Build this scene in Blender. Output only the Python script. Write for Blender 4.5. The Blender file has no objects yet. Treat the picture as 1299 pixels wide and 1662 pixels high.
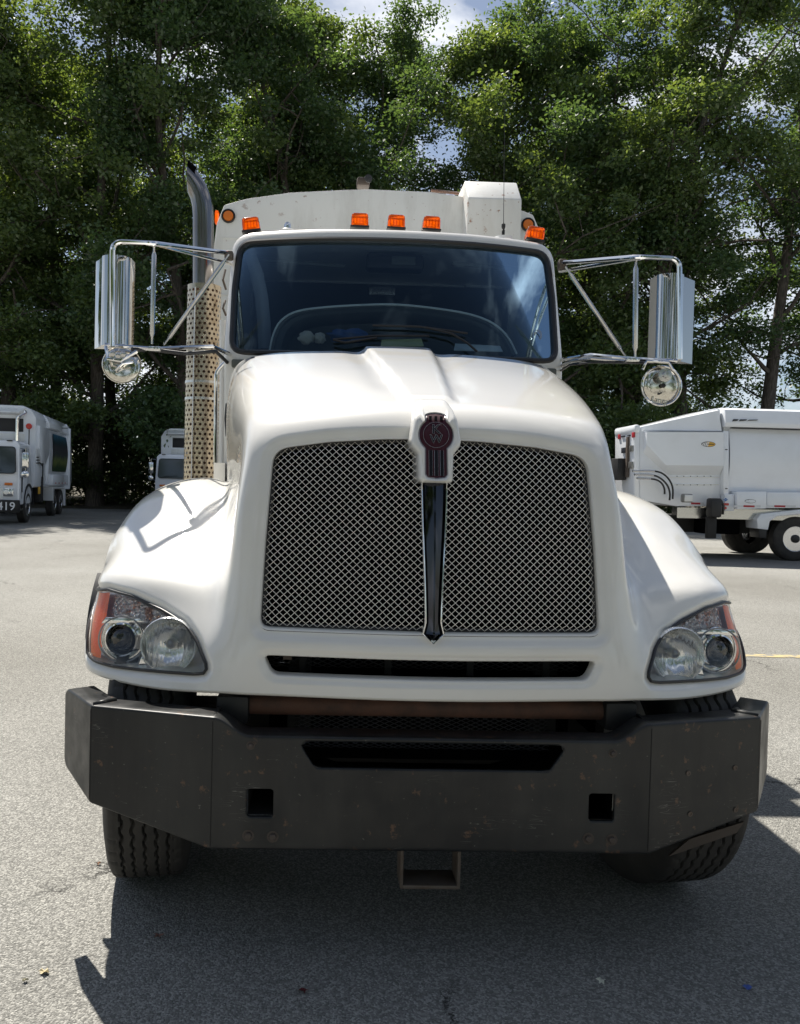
import bpy, bmesh, math, random
import numpy as np
from math import sin, cos, pi, radians, atan2, hypot, sqrt
from mathutils import Vector, Matrix

random.seed(7)
S = bpy.context.scene
COL = S.collection

# ------------------------------------------------------------------ camera
CAM_LOC = (-0.36015, -2.40811, 1.50341)
YAW, PITCH, ROLL = radians(1.5405), radians(-1.3399), radians(1.4108)
GZ = -0.035      # the ground lies a little below the truck's datum
F_PX, PX, PY, PW, PH = 1254.14, 563.72, 815.25, 1299.0, 1662.0
fw = np.array([sin(YAW)*cos(PITCH), cos(YAW)*cos(PITCH), sin(PITCH)])
rt = np.array([cos(YAW), -sin(YAW), 0.0]); up = np.cross(rt, fw)
rt2 = rt*cos(ROLL) + up*sin(ROLL); up2 = -rt*sin(ROLL) + up*cos(ROLL)
cam_data = bpy.data.cameras.new('camera'); cam = bpy.data.objects.new('camera', cam_data); COL.objects.link(cam)
cam.matrix_world = Matrix(((rt2[0], up2[0], -fw[0], CAM_LOC[0]), (rt2[1], up2[1], -fw[1], CAM_LOC[1]),
                           (rt2[2], up2[2], -fw[2], CAM_LOC[2]), (0, 0, 0, 1)))
cam_data.sensor_fit = 'VERTICAL'; cam_data.sensor_height = 36.0
cam_data.lens = 36.0*F_PX/PH
cam_data.shift_x = -(PX - PW/2)/PH; cam_data.shift_y = (PY - PH/2)/PH
cam_data.clip_start = 0.05; cam_data.clip_end = 3000
S.camera = cam

# ------------------------------------------------------------------ light
SUN_EL, SUN_AZ = radians(58.0), radians(-25.0)       # the sun stands behind the truck, a little to the left
sun_dir = Vector((sin(SUN_AZ)*cos(SUN_EL), cos(SUN_AZ)*cos(SUN_EL), sin(SUN_EL)))
sd = bpy.data.lights.new('sun', 'SUN'); sd.energy = 4.1; sd.angle = radians(0.5); sd.color = (1.0, 0.945, 0.86)
so = bpy.data.objects.new('sun', sd); COL.objects.link(so)
so.rotation_euler = sun_dir.to_track_quat('Z', 'Y').to_euler(); so.location = (-20, 40, 60)
W = bpy.data.worlds.new('World'); S.world = W; W.use_nodes = True
nt = W.node_tree; nt.nodes.clear()
def wn(t, **k):
    n = nt.nodes.new(t)
    for a, b in k.items(): setattr(n, a, b)
    return n
CLOUD = (5.5, 5.2, 1.4)
sky = wn('ShaderNodeTexSky', sky_type='NISHITA', sun_disc=False, sun_elevation=SUN_EL, sun_rotation=SUN_AZ % (2*pi))
sky.air_density = 1.0; sky.dust_density = 0.6; sky.ozone_density = 1.6
tc = wn('ShaderNodeTexCoord'); mp = wn('ShaderNodeMapping'); mp.inputs['Scale'].default_value = (1.0, 1.0, 2.6)
nz = wn('ShaderNodeTexNoise'); nz.inputs['Scale'].default_value = 3.1; nz.inputs['Detail'].default_value = 9; nz.inputs['Roughness'].default_value = 0.58
nz.inputs['Distortion'].default_value = 0.35
cr = wn('ShaderNodeValToRGB'); cr.color_ramp.elements[0].position = 0.525; cr.color_ramp.elements[1].position = 0.69
mx = wn('ShaderNodeMixRGB'); mx.inputs['Color2'].default_value = (9.5, 9.8, 10.4, 1)
bg = wn('ShaderNodeBackground'); bg.inputs['Strength'].default_value = 0.047
wo = wn('ShaderNodeOutputWorld')
L = nt.links.new
hsv = wn('ShaderNodeHueSaturation'); hsv.inputs['Saturation'].default_value = 0.80
mp.inputs['Location'].default_value = CLOUD
L(tc.outputs['Generated'], mp.inputs['Vector']); L(mp.outputs[0], nz.inputs['Vector']); L(nz.outputs['Fac'], cr.inputs[0])
L(cr.outputs[0], mx.inputs['Fac']); L(sky.outputs[0], hsv.inputs['Color']); L(hsv.outputs[0], mx.inputs['Color1']); L(mx.outputs[0], bg.inputs['Color']); L(bg.outputs[0], wo.inputs[0])
S.view_settings.view_transform = 'Standard'; S.view_settings.look = 'None'
S.view_settings.exposure = 1.2; S.view_settings.gamma = 1.0; S.view_settings.use_curve_mapping = False
S.render.engine = 'CYCLES'
S.cycles.max_bounces = 8; S.cycles.transparent_max_bounces = 12; S.cycles.glossy_bounces = 4

# ------------------------------------------------------------------ helpers
def at(x, y, Y):
    """the point of the vertical plane y = Y seen at photograph pixel (x, y)"""
    d = fw + rt2*(x-PX)/F_PX - up2*(y-PY)/F_PX
    c = np.array(CAM_LOC)
    return Vector(c + d*(Y-c[1])/d[1])
def atz(x, y, Z):
    d = fw + rt2*(x-PX)/F_PX - up2*(y-PY)/F_PX
    c = np.array(CAM_LOC)
    return Vector(c + d*(Z-c[2])/d[2])

class MB:
    def __init__(s): s.v = []; s.f = []
    def add(s, vs, fs):
        o = len(s.v); s.v += [tuple(map(float, v)) for v in vs]; s.f += [tuple(i+o for i in f) for f in fs]; return s
    def box(s, c, d, rz=0, rx=0, ry=0, bev=0.0):
        """c centre, d full size"""
        M = Matrix.Translation(Vector(c)) @ Matrix.Rotation(rz, 4, 'Z') @ Matrix.Rotation(ry, 4, 'Y') @ Matrix.Rotation(rx, 4, 'X')
        bm = bmesh.new(); bmesh.ops.create_cube(bm, size=1.0)
        for v in bm.verts: v.co = Vector((v.co.x*d[0], v.co.y*d[1], v.co.z*d[2]))
        if bev > 0:
            b = min(bev, min(d)*0.45)
            bmesh.ops.bevel(bm, geom=bm.edges[:]+bm.verts[:], offset=b, segments=2, profile=0.5, affect='EDGES')
        bm.verts.index_update()
        s.add([M @ v.co for v in bm.verts], [[v.index for v in f.verts] for f in bm.faces]); bm.free(); return s
    def bx(s, x0, x1, y0, y1, z0, z1, bev=0.0):
        return s.box(((x0+x1)/2, (y0+y1)/2, (z0+z1)/2), (abs(x1-x0), abs(y1-y0), abs(z1-z0)), bev=bev)
    def tube(s, pts, r, n=10, cap=True, closed=False):
        pts = [Vector(p) for p in pts]; m = len(pts)
        rs = r if isinstance(r, (list, tuple)) else [r]*m
        prev = None; vs = []
        for i, p in enumerate(pts):
            if closed: t = pts[(i+1) % m]-pts[i-1]
            else: t = pts[min(i+1, m-1)]-pts[max(i-1, 0)]
            t.normalize()
            if prev is None:
                a = Vector((0, 0, 1)) if abs(t.z) < 0.9 else Vector((1, 0, 0))
                u = t.cross(a).normalized()
            else:
                u = (prev - t*prev.dot(t)).normalized()
            prev = u; w = t.cross(u)
            for k in range(n):
                a = 2*pi*k/n; vs.append(p + (u*cos(a)+w*sin(a))*rs[i])
        fs = []
        for i in range(m if closed else m-1):
            j = (i+1) % m
            for k in range(n):
                fs.append((i*n+k, i*n+(k+1) % n, j*n+(k+1) % n, j*n+k))
        if cap and not closed:
            fs.append(tuple(range(n-1, -1, -1))); fs.append(tuple((m-1)*n+k for k in range(n)))
        return s.add(vs, fs)
    def cyl(s, p0, p1, r, n=20, r1=None):
        return s.tube([p0, p1], [r, r if r1 is None else r1], n)
    def lathe(s, c, axis, prof, n=32, caps=True):
        """prof: list of (radius, distance along axis)"""
        a = Vector(axis).normalized(); h = Vector((0, 0, 1)) if abs(a.z) < 0.9 else Vector((1, 0, 0))
        u = a.cross(h).normalized(); w = a.cross(u); c = Vector(c); vs = []
        for (r, d) in prof:
            for k in range(n):
                t = 2*pi*k/n; vs.append(c + a*d + (u*cos(t)+w*sin(t))*r)
        fs = []
        for i in range(len(prof)-1):
            for k in range(n): fs.append((i*n+k, i*n+(k+1) % n, (i+1)*n+(k+1) % n, (i+1)*n+k))
        if caps and prof[0][0] > 1e-4: fs.append(tuple(range(n-1, -1, -1)))
        if caps and prof[-1][0] > 1e-4: fs.append(tuple((len(prof)-1)*n+k for k in range(n)))
        return s.add(vs, fs)
    def loops(s, ls, closed=True, cap0=False, cap1=False):
        n = len(ls[0]); vs = [p for l in ls for p in l]; fs = []
        for i in range(len(ls)-1):
            for k in range(n if closed else n-1):
                k2 = (k+1) % n; fs.append((i*n+k, i*n+k2, (i+1)*n+k2, (i+1)*n+k))
        if cap0: fs.append(tuple(range(n-1, -1, -1)))
        if cap1: fs.append(tuple((len(ls)-1)*n+k for k in range(n)))
        return s.add(vs, fs)
    def prism(s, poly, a0, a1, ax='y', bev=0.0):
        """poly in the two other axes, extruded along ax from a0 to a1"""
        def P(p, a):
            if ax == 'y': return (p[0], a, p[1])
            if ax == 'x': return (a, p[0], p[1])
            return (p[0], p[1], a)
        bm = bmesh.new()
        A = [bm.verts.new(P(p, a0)) for p in poly]; B = [bm.verts.new(P(p, a1)) for p in poly]
        n = len(poly)
        bm.faces.new(A); bm.faces.new(B[::-1])
        for k in range(n): bm.faces.new((A[k], B[k], B[(k+1) % n], A[(k+1) % n]))
        bmesh.ops.recalc_face_normals(bm, faces=bm.faces[:])
        if bev: bmesh.ops.bevel(bm, geom=bm.edges[:], offset=bev, segments=2, profile=0.5, affect='EDGES', clamp_overlap=True)
        bm.verts.index_update()
        s.add([v.co for v in bm.verts], [[v.index for v in f.verts] for f in bm.faces]); bm.free(); return s
    def quad(s, a, b, c, d): return s.add([a, b, c, d], [(0, 1, 2, 3)])
    def mirrored(s):
        m = MB(); m.v = [(-x, y, z) for x, y, z in s.v]; m.f = [f[::-1] for f in s.f]; return m
    def plus(s, o): return s.add(o.v, o.f)
    def mesh(s, name, mat=None, smooth=35, fix=True):
        me = bpy.data.meshes.new(name); me.from_pydata(s.v, [], s.f)
        if fix:
            bm = bmesh.new(); bm.from_mesh(me); bmesh.ops.recalc_face_normals(bm, faces=bm.faces[:]); bm.to_mesh(me); bm.free()
        if mat: me.materials.append(mat)
        if smooth is not None:
            me.polygons.foreach_set('use_smooth', [True]*len(me.polygons))
            if smooth < 180: me.set_sharp_from_angle(angle=radians(smooth))
        me.update(); return me
    def obj(s, name, mat, parent=None, smooth=35, fix=True):
        o = bpy.data.objects.new(name, s.mesh(name, mat, smooth, fix)); COL.objects.link(o); o.parent = parent; return o

def tag(o, label=None, cat=None, group=None, kind=None):
    if label: o['label'] = label
    if cat: o['category'] = cat
    if group: o['group'] = group
    if kind: o['kind'] = kind
    return o
def thing(name, label, cat, loc=(0, 0, 0), rz=0, group=None):
    o = bpy.data.objects.new(name, None); COL.objects.link(o); o.location = loc; o.rotation_euler = (0, 0, rz)
    o.empty_display_size = 0.2
    return tag(o, label, cat, group)
def inst(name, me, parent=None, loc=(0, 0, 0), rot=(0, 0, 0), sc=(1, 1, 1)):
    o = bpy.data.objects.new(name, me); COL.objects.link(o); o.parent = parent
    o.location = loc; o.rotation_euler = rot; o.scale = sc; return o
def text_mesh(s, size, extrude=0.002, bold=0.0):
    cu = bpy.data.curves.new('lettering', 'FONT'); cu.body = s; cu.size = size; cu.extrude = extrude; cu.offset = bold
    cu.align_x = 'CENTER'; cu.align_y = 'CENTER'; cu.resolution_u = 3
    o = bpy.data.objects.new('tmp', cu); COL.objects.link(o)
    dg = bpy.context.evaluated_depsgraph_get(); me = bpy.data.meshes.new_from_object(o.evaluated_get(dg))
    bpy.data.objects.remove(o); return me
def lettering(name, s, size, loc, rot, mat, parent, extrude=0.002, bold=0.0):
    me = text_mesh(s, size, extrude, bold); me.materials.clear(); me.materials.append(mat); return inst(name, me, parent, loc, rot)

def smooth01(t): t = np.clip(t, 0, 1); return t*t*(3-2*t)
def rounded(poly, r, seg=6):
    """2D polygon with rounded corners; r one radius or a list"""
    n = len(poly); out = []
    for i in range(n):
        p = np.array(poly[i], float); a = np.array(poly[i-1], float)-p; b = np.array(poly[(i+1) % n], float)-p
        la, lb = np.linalg.norm(a), np.linalg.norm(b); a /= la; b /= lb
        ang = math.acos(max(-1, min(1, float(a@b)))); ri = r[i] if isinstance(r, (list, tuple)) else r
        if ri <= 0 or ang > 3.05: out.append(tuple(p)); continue
        t = min(ri/math.tan(ang/2), la*0.49, lb*0.49)
        for k in range(seg+1):
            q = k/seg; out.append(tuple(p + a*t*(1-q)**2 + b*t*q**2))
    return out
def resample(poly, n, closed=True, start=None):
    P = np.array(poly, float)
    if closed: P = np.vstack([P, P[:1]])
    d = np.r_[0, np.cumsum(np.linalg.norm(np.diff(P, axis=0), axis=1))]
    s = np.linspace(0, d[-1], n+1)[:-1] if closed else np.linspace(0, d[-1], n)
    return np.column_stack([np.interp(s, d, P[:, k]) for k in range(P.shape[1])])
def offset_poly(P, d):
    """P Nx2 dense closed counter-clockwise-or-not; d > 0 moves outwards"""
    P = np.asarray(P, float); t = np.roll(P, -1, 0)-np.roll(P, 1, 0); t /= np.linalg.norm(t, axis=1)[:, None]+1e-12
    nrm = np.column_stack([t[:, 1], -t[:, 0]])
    x, y = P[:, 0], P[:, 1]; A = np.sum(x*np.roll(y, -1)-np.roll(x, -1)*y)
    return P + nrm*(d if A > 0 else -d)
def sdf(poly, X, Z):
    P = np.asarray(poly, float); n = len(P); d = np.full(X.shape, 1e9); ins = np.zeros(X.shape, bool)
    for i in range(n):
        a = P[i]; b = P[(i+1) % n]; e = b-a; w0 = X-a[0]; w1 = Z-a[1]
        t = np.clip((w0*e[0]+w1*e[1])/(e@e+1e-12), 0, 1)
        d = np.minimum(d, (w0-t*e[0])**2+(w1-t*e[1])**2)
        c = ((a[1] > Z) != (b[1] > Z))
        with np.errstate(divide='ignore', invalid='ignore'):
            xx = (b[0]-a[0])*(Z-a[1])/(b[1]-a[1]+1e-18)+a[0]
        ins ^= c & (X < xx)
    d = np.sqrt(d); return np.where(ins, -d, d)
def clip_mesh(V, faces, phi):
    """keep the part of a mesh where phi > 0, cutting the faces it crosses"""
    V = [tuple(v) for v in V]; cache = {}; out = []; phi = list(phi)
    def cut(a, b):
        k = (min(a, b), max(a, b))
        if k not in cache:
            t = phi[a]/(phi[a]-phi[b]); va, vb = V[a], V[b]
            V.append(tuple(va[i]+(vb[i]-va[i])*t for i in range(3))); phi.append(1e-9); cache[k] = len(V)-1
        return cache[k]
    for f in faces:
        s = [phi[i] > 0 for i in f]
        if all(s): out.append(f); continue
        if not any(s): continue
        g = []
        for i in range(len(f)):
            a, b = f[i], f[(i+1) % len(f)]
            if phi[a] > 0: g.append(a)
            if (phi[a] > 0) != (phi[b] > 0): g.append(cut(a, b))
        if len(g) > 2: out.append(tuple(g))
    used = sorted({i for f in out for i in f}); mp_ = {u: i for i, u in enumerate(used)}
    return np.array([V[i] for i in used]), [tuple(mp_[i] for i in f) for f in out], used
def grid_faces(nu, nv, closed_u=False):
    fs = []
    for j in range(nv-1):
        for i in range(nu if closed_u else nu-1):
            i2 = (i+1) % nu; fs.append((j*nu+i, j*nu+i2, (j+1)*nu+i2, (j+1)*nu+i))
    return fs

# ------------------------------------------------------------------ materials
def mat(name, col=(0.8, 0.8, 0.8), rough=0.5, metal=0.0, coat=0.0, coat_rough=0.03, spec=0.5, trans=0.0, ior=1.5, emit=None, emit_s=0, alpha=1.0, sub=0.0):
    m = bpy.data.materials.new(name); m.use_nodes = True; b = m.node_tree.nodes['Principled BSDF']
    b.inputs['Base Color'].default_value = (*col, 1); b.inputs['Roughness'].default_value = rough; b.inputs['Metallic'].default_value = metal
    b.inputs['Coat Weight'].default_value = coat; b.inputs['Coat Roughness'].default_value = coat_rough
    b.inputs['Specular IOR Level'].default_value = spec; b.inputs['Transmission Weight'].default_value = trans; b.inputs['IOR'].default_value = ior
    if emit: b.inputs['Emission Color'].default_value = (*emit, 1); b.inputs['Emission Strength'].default_value = emit_s
    b.inputs['Alpha'].default_value = alpha
    m['b'] = 1
    return m
def nodes(m): t = m.node_tree; return t, t.nodes['Principled BSDF']
def add_noise(m, scale, c1, c2, lo=0.4, hi=0.65, detail=6, target='Base Color', rough=0.6, vec=(1, 1, 1), dist=0.0):
    """blend two values by a noise in object space"""
    t, b = nodes(m); tc = t.nodes.new('ShaderNodeTexCoord'); mp = t.nodes.new('ShaderNodeMapping'); mp.inputs['Scale'].default_value = vec
    n = t.nodes.new('ShaderNodeTexNoise'); n.inputs['Scale'].default_value = scale; n.inputs['Detail'].default_value = detail; n.inputs['Roughness'].default_value = rough
    n.inputs['Distortion'].default_value = dist
    r = t.nodes.new('ShaderNodeValToRGB'); r.color_ramp.elements[0].position = lo; r.color_ramp.elements[1].position = hi
    r.color_ramp.elements[0].color = (*c1, 1); r.color_ramp.elements[1].color = (*c2, 1)
    t.links.new(tc.outputs['Object'], mp.inputs[0]); t.links.new(mp.outputs[0], n.inputs['Vector']); t.links.new(n.outputs['Fac'], r.inputs[0])
    t.links.new(r.outputs[0], b.inputs[target]); return r
def overlay(m, scale, col, lo, hi, detail=8, vec=(1, 1, 1), rough=None, fac=1.0, mask=None):
    """lay a second colour over whatever feeds the base colour, where a noise is high"""
    t, b = nodes(m); tc = t.nodes.new('ShaderNodeTexCoord'); mp = t.nodes.new('ShaderNodeMapping'); mp.inputs['Scale'].default_value = vec
    n = t.nodes.new('ShaderNodeTexNoise'); n.inputs['Scale'].default_value = scale; n.inputs['Detail'].default_value = detail; n.inputs['Roughness'].default_value = 0.65
    r = t.nodes.new('ShaderNodeValToRGB'); r.color_ramp.elements[0].position = lo; r.color_ramp.elements[1].position = hi
    r.color_ramp.elements[1].color = (fac, fac, fac, 1)
    x = t.nodes.new('ShaderNodeMixRGB'); x.inputs['Color2'].default_value = (*col, 1)
    src = b.inputs['Base Color'].links[0].from_socket if b.inputs['Base Color'].links else None
    x.inputs['Color1'].default_value = b.inputs['Base Color'].default_value
    if src: t.links.new(src, x.inputs['Color1'])
    t.links.new(tc.outputs['Object'], mp.inputs[0]); t.links.new(mp.outputs[0], n.inputs['Vector']); t.links.new(n.outputs['Fac'], r.inputs[0])
    f = r.outputs[0]
    if mask:                       # (axis, from, to): fade in along an object axis
        sp = t.nodes.new('ShaderNodeSeparateXYZ'); mr = t.nodes.new('ShaderNodeMapRange'); mr.inputs['From Min'].default_value = mask[1]; mr.inputs['From Max'].default_value = mask[2]
        mu = t.nodes.new('ShaderNodeMath'); mu.operation = 'MULTIPLY'; mu.use_clamp = True
        t.links.new(tc.outputs['Object'], sp.inputs[0]); t.links.new(sp.outputs[mask[0]], mr.inputs[0]); t.links.new(mr.outputs[0], mu.inputs[0]); t.links.new(f, mu.inputs[1]); f = mu.outputs[0]
    t.links.new(f, x.inputs['Fac']); t.links.new(x.outputs[0], b.inputs['Base Color']); return x
def bump(m, scale, strength, dist=0.01, detail=4, vec=(1, 1, 1), kind='noise', coat=False):
    t, b = nodes(m); tc = t.nodes.new('ShaderNodeTexCoord'); mp = t.nodes.new('ShaderNodeMapping'); mp.inputs['Scale'].default_value = vec
    if kind == 'noise':
        n = t.nodes.new('ShaderNodeTexNoise'); n.inputs['Detail'].default_value = detail; out = n.outputs['Fac']
    else:
        n = t.nodes.new('ShaderNodeTexVoronoi'); out = n.outputs['Distance']
    n.inputs['Scale'].default_value = scale
    bp = t.nodes.new('ShaderNodeBump'); bp.inputs['Strength'].default_value = strength; bp.inputs['Distance'].default_value = dist
    t.links.new(tc.outputs['Object'], mp.inputs[0]); t.links.new(mp.outputs[0], n.inputs['Vector']); t.links.new(out, bp.inputs['Height'])
    if b.inputs['Normal'].links: t.links.new(b.inputs['Normal'].links[0].from_socket, bp.inputs['Normal'])
    t.links.new(bp.outputs[0], b.inputs['Normal'])
    if coat: t.links.new(bp.outputs[0], b.inputs['Coat Normal'])
    return bp

M = {}
M['paint'] = mat('white truck paint', (0.70, 0.688, 0.652), 0.34, coat=1.0, coat_rough=0.035)
overlay(M['paint'], 1.6, (0.62, 0.60, 0.55), 0.45, 0.75, fac=0.5)
overlay(M['paint'], 90, (0.45, 0.43, 0.38), 0.72, 0.80, fac=0.35)
# fine wash scratches that spread the sun's glint
t_, b_ = nodes(M['paint'])
tc_ = t_.nodes.new('ShaderNodeTexCoord'); n_ = t_.nodes.new('ShaderNodeTexNoise'); n_.inputs['Scale'].default_value = 3.2; n_.inputs['Detail'].default_value = 7
r_ = t_.nodes.new('ShaderNodeMapRange'); r_.inputs['To Min'].default_value = 0.03; r_.inputs['To Max'].default_value = 0.11
t_.links.new(tc_.outputs['Object'], n_.inputs['Vector']); t_.links.new(n_.outputs['Fac'], r_.inputs[0]); t_.links.new(r_.outputs[0], b_.inputs['Coat Roughness'])
bump(M['paint'], 2.2, 0.05, 0.02, detail=2, coat=True)
M['paint_old'] = mat('weathered white body paint', (0.84, 0.84, 0.80), 0.5, coat=0.25, coat_rough=0.2)
overlay(M['paint_old'], 4, (0.52, 0.50, 0.45), 0.5, 0.8, vec=(1, 1, 0.25), fac=0.8)
overlay(M['paint_old'], 14, (0.22, 0.075, 0.025), 0.635, 0.68, fac=0.9, mask=('Z', 3.35, 3.8))
overlay(M['paint_old'], 34, (0.25, 0.10, 0.04), 0.68, 0.71, fac=0.9)
M['paint_rusty'] = mat('rust spotted hopper paint', (0.78, 0.78, 0.75), 0.5, coat=0.25, coat_rough=0.2)
overlay(M['paint_rusty'], 3, (0.55, 0.52, 0.46), 0.5, 0.8, vec=(1, 1, 0.25), fac=0.7)
overlay(M['paint_rusty'], 6.3, (0.30, 0.12, 0.04), 0.60, 0.66, fac=0.9)
overlay(M['paint_rusty'], 30, (0.28, 0.12, 0.05), 0.64, 0.68, fac=0.9)
M['paint_new'] = mat('clean white refuse body paint', (0.84, 0.87, 0.91), 0.3, coat=0.8, coat_rough=0.08)
overlay(M['paint_new'], 1.2, (0.72, 0.74, 0.76), 0.45, 0.8, fac=0.6)
bump(M['paint_new'], 0.9, 0.12, 0.05, detail=2, coat=True)
M['black'] = mat('black plastic', (0.018, 0.018, 0.019), 0.5)
M['rubber'] = mat('tyre rubber', (0.022, 0.021, 0.020), 0.72); overlay(M['rubber'], 6, (0.055, 0.050, 0.044), 0.4, 0.75, fac=0.8); bump(M['rubber'], 90, 0.25, 0.002)
M['gasket'] = mat('black rubber gasket', (0.012, 0.012, 0.013), 0.38)
M['bumper'] = mat('black painted bumper steel', (0.009, 0.010, 0.011), 0.42, spec=0.35, coat=0.08, coat_rough=0.3)
overlay(M['bumper'], 3.0, (0.027, 0.028, 0.027), 0.42, 0.68, vec=(1, 1, 0.16), fac=0.85)
overlay(M['bumper'], 60, (0.16, 0.15, 0.13), 0.66, 0.71, fac=0.6)
overlay(M['bumper'], 22, (0.13, 0.07, 0.04), 0.62, 0.70, fac=0.8)
add_r = add_noise(M['bumper'], 7, (0.28,)*3, (0.55,)*3, 0.35, 0.7, target='Roughness')
bump(M['bumper'], 5, 0.10, 0.02, detail=3); bump(M['bumper'], 160, 0.12, 0.001)
def scratches(m, col, scale=5.0, fac=0.7, thr=0.975):
    t, b = nodes(m); tc = t.nodes.new('ShaderNodeTexCoord'); mp = t.nodes.new('ShaderNodeMapping'); mp.inputs['Rotation'].default_value = (0.2, 0.7, 0.1); mp.inputs['Scale'].default_value = (1, 1, 9)
    n = t.nodes.new('ShaderNodeTexNoise'); n.inputs['Scale'].default_value = scale; n.inputs['Detail'].default_value = 2
    mm = t.nodes.new('ShaderNodeMath'); mm.operation = 'PINGPONG'; mm.inputs[1].default_value = 0.08
    r = t.nodes.new('ShaderNodeValToRGB'); r.color_ramp.elements[0].position = 0.0; r.color_ramp.elements[0].color = (1, 1, 1, 1); r.color_ramp.elements[1].position = 0.0045; r.color_ramp.elements[1].color = (0, 0, 0, 1)
    n2 = t.nodes.new('ShaderNodeTexNoise'); n2.inputs['Scale'].default_value = 6; n2.inputs['Detail'].default_value = 3
    r2 = t.nodes.new('ShaderNodeValToRGB'); r2.color_ramp.elements[0].position = 0.58; r2.color_ramp.elements[1].position = 0.66; r2.color_ramp.elements[1].color = (fac, fac, fac, 1)
    mu = t.nodes.new('ShaderNodeMath'); mu.operation = 'MULTIPLY'
    x = t.nodes.new('ShaderNodeMixRGB'); x.inputs['Color2'].default_value = (*col, 1)
    src = b.inputs['Base Color'].links[0].from_socket
    t.links.new(tc.outputs['Object'], mp.inputs[0]); t.links.new(mp.outputs[0], n.inputs['Vector']); t.links.new(n.outputs['Fac'], mm.inputs[0]); t.links.new(mm.outputs[0], r.inputs[0])
    t.links.new(tc.outputs['Object'], n2.inputs['Vector']); t.links.new(n2.outputs['Fac'], r2.inputs[0])
    t.links.new(r.outputs[0], mu.inputs[0]); t.links.new(r2.outputs[0], mu.inputs[1]); t.links.new(mu.outputs[0], x.inputs['Fac'])
    t.links.new(src, x.inputs['Color1']); t.links.new(x.outputs[0], b.inputs['Base Color'])
scratches(M['bumper'], (0.22, 0.21, 0.19))
M['chrome'] = mat('polished chrome', (0.80, 0.80, 0.79), 0.06, 1.0)
M['chrome_dark'] = mat('chrome grille bar', (0.55, 0.56, 0.58), 0.07, 1.0)
M['dark_reflection'] = mat('chrome coloured as a dark reflection', (0.05, 0.052, 0.06), 0.06, 1.0)  # the dark surroundings it would mirror are put into the colour
M['mirror_chrome'] = mat('mirror shell chrome with dimmed reflection', (0.56, 0.55, 0.53), 0.07, 1.0)  # chrome toned down to stand for dimmer surroundings in its reflection
M['bowl'] = mat('fluted high beam reflector', (0.86, 0.86, 0.83), 0.16, 0.92); bump(M['bowl'], 26, 0.35, 0.01, detail=1, vec=(2.5, 1, .4))
M['steel'] = mat('brushed stainless steel', (0.62, 0.61, 0.59), 0.22, 1.0); bump(M['steel'], 60, 0.05, 0.002, vec=(1, 1, 0.05))
M['shield'] = mat('stainless heat shield', (0.52, 0.44, 0.33), 0.25, 1.0); overlay(M['shield'], 9, (0.28, 0.20, 0.12), 0.52, 0.62, fac=0.6)
M['pipe'] = mat('exhaust pipe chrome', (0.26, 0.25, 0.245), 0.16, 1.0); overlay(M['pipe'], 4, (0.20, 0.17, 0.14), 0.4, 0.7, fac=0.7)
M['wire'] = mat('bright grille wire', (0.95, 0.92, 0.86), 0.38, 1.0)
M['darkwire'] = mat('dark expanded metal', (0.10, 0.10, 0.105), 0.5, 0.4)
M['rust'] = mat('rusty brown tube', (0.13, 0.062, 0.04), 0.7); overlay(M['rust'], 12, (0.05, 0.032, 0.026), 0.4, 0.7)
M['seam'] = mat('dark weld seam', (0.004, 0.004, 0.004), 0.7)
M['boltsteel'] = mat('rusty bolt head', (0.055, 0.042, 0.034), 0.6)
M['hitchsteel'] = mat('dusty bare steel', (0.12, 0.10, 0.085), 0.6, 0.3); overlay(M['hitchsteel'], 18, (0.09, 0.06, 0.04), 0.45, 0.7)
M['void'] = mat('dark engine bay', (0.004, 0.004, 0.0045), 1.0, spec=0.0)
M['chassis'] = mat('greasy chassis steel', (0.02, 0.019, 0.018), 0.7)
M['enamel'] = mat('maroon enamel', (0.040, 0.004, 0.012), 0.45, coat=0.15, spec=0.25)
M['enamel_dark'] = mat('dark enamel groove', (0.006, 0.006, 0.010), 0.5, spec=0.2)
M['badge_rim'] = mat('badge outline chrome', (0.35, 0.32, 0.32), 0.25, 1.0)
M['reflector'] = mat('lamp reflector', (0.93, 0.93, 0.91), 0.30, 0.55)
M['reflector_prism'] = mat('faceted lamp reflector', (0.80, 0.78, 0.78), 0.12, 1.0); bump(M['reflector_prism'], 55, 1.0, 0.02, kind='voronoi')
M['signal_back'] = mat('signal lamp reflector', (0.75, 0.45, 0.36), 0.3, 0.7); add_noise(M['signal_back'], 28, (0.92, 0.90, 0.88), (0.62, 0.34, 0.22), 0.55, 0.66, detail=2); bump(M['signal_back'], 70, 1.0, 0.02, kind='voronoi')
M['lampgrey'] = mat('lamp housing grey', (0.30, 0.30, 0.29), 0.28, 0.7)
M['lamp_reflex'] = mat('orange reflex reflector', (0.98, 0.17, 0.015), 0.35, coat=0.0, emit=None); bump(M['lamp_reflex'], 160, 0.4, 0.004, kind='voronoi')
M['amber_round'] = mat('amber side marker', (0.70, 0.18, 0.02), 0.35)
M['seal_dark'] = mat('dark lamp bezel', (0.03, 0.02, 0.015), 0.5)
M['interior'] = mat('dark cab interior', (0.022, 0.028, 0.038), 0.8)
M['dash'] = mat('grey dashboard plastic', (0.11, 0.12, 0.11), 0.7)
M['dash_reflection'] = mat('pale dash reflection', (0.80, 0.80, 0.72), 0.55)  # pale reflection low in the windshield, put in as a colour
M['trim'] = mat('grey of reflection streaks and small fittings', (0.30, 0.31, 0.33), 0.6)  # shared by the painted reflection streaks, lamp dimples and sticker
M['seat'] = mat('dark seat cloth', (0.02, 0.024, 0.034), 0.9)
M['white_plastic'] = mat('white plastic', (0.75, 0.75, 0.73), 0.35, coat=0.3)
M['glove'] = mat('pale leather', (0.52, 0.47, 0.37), 0.8)
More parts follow.
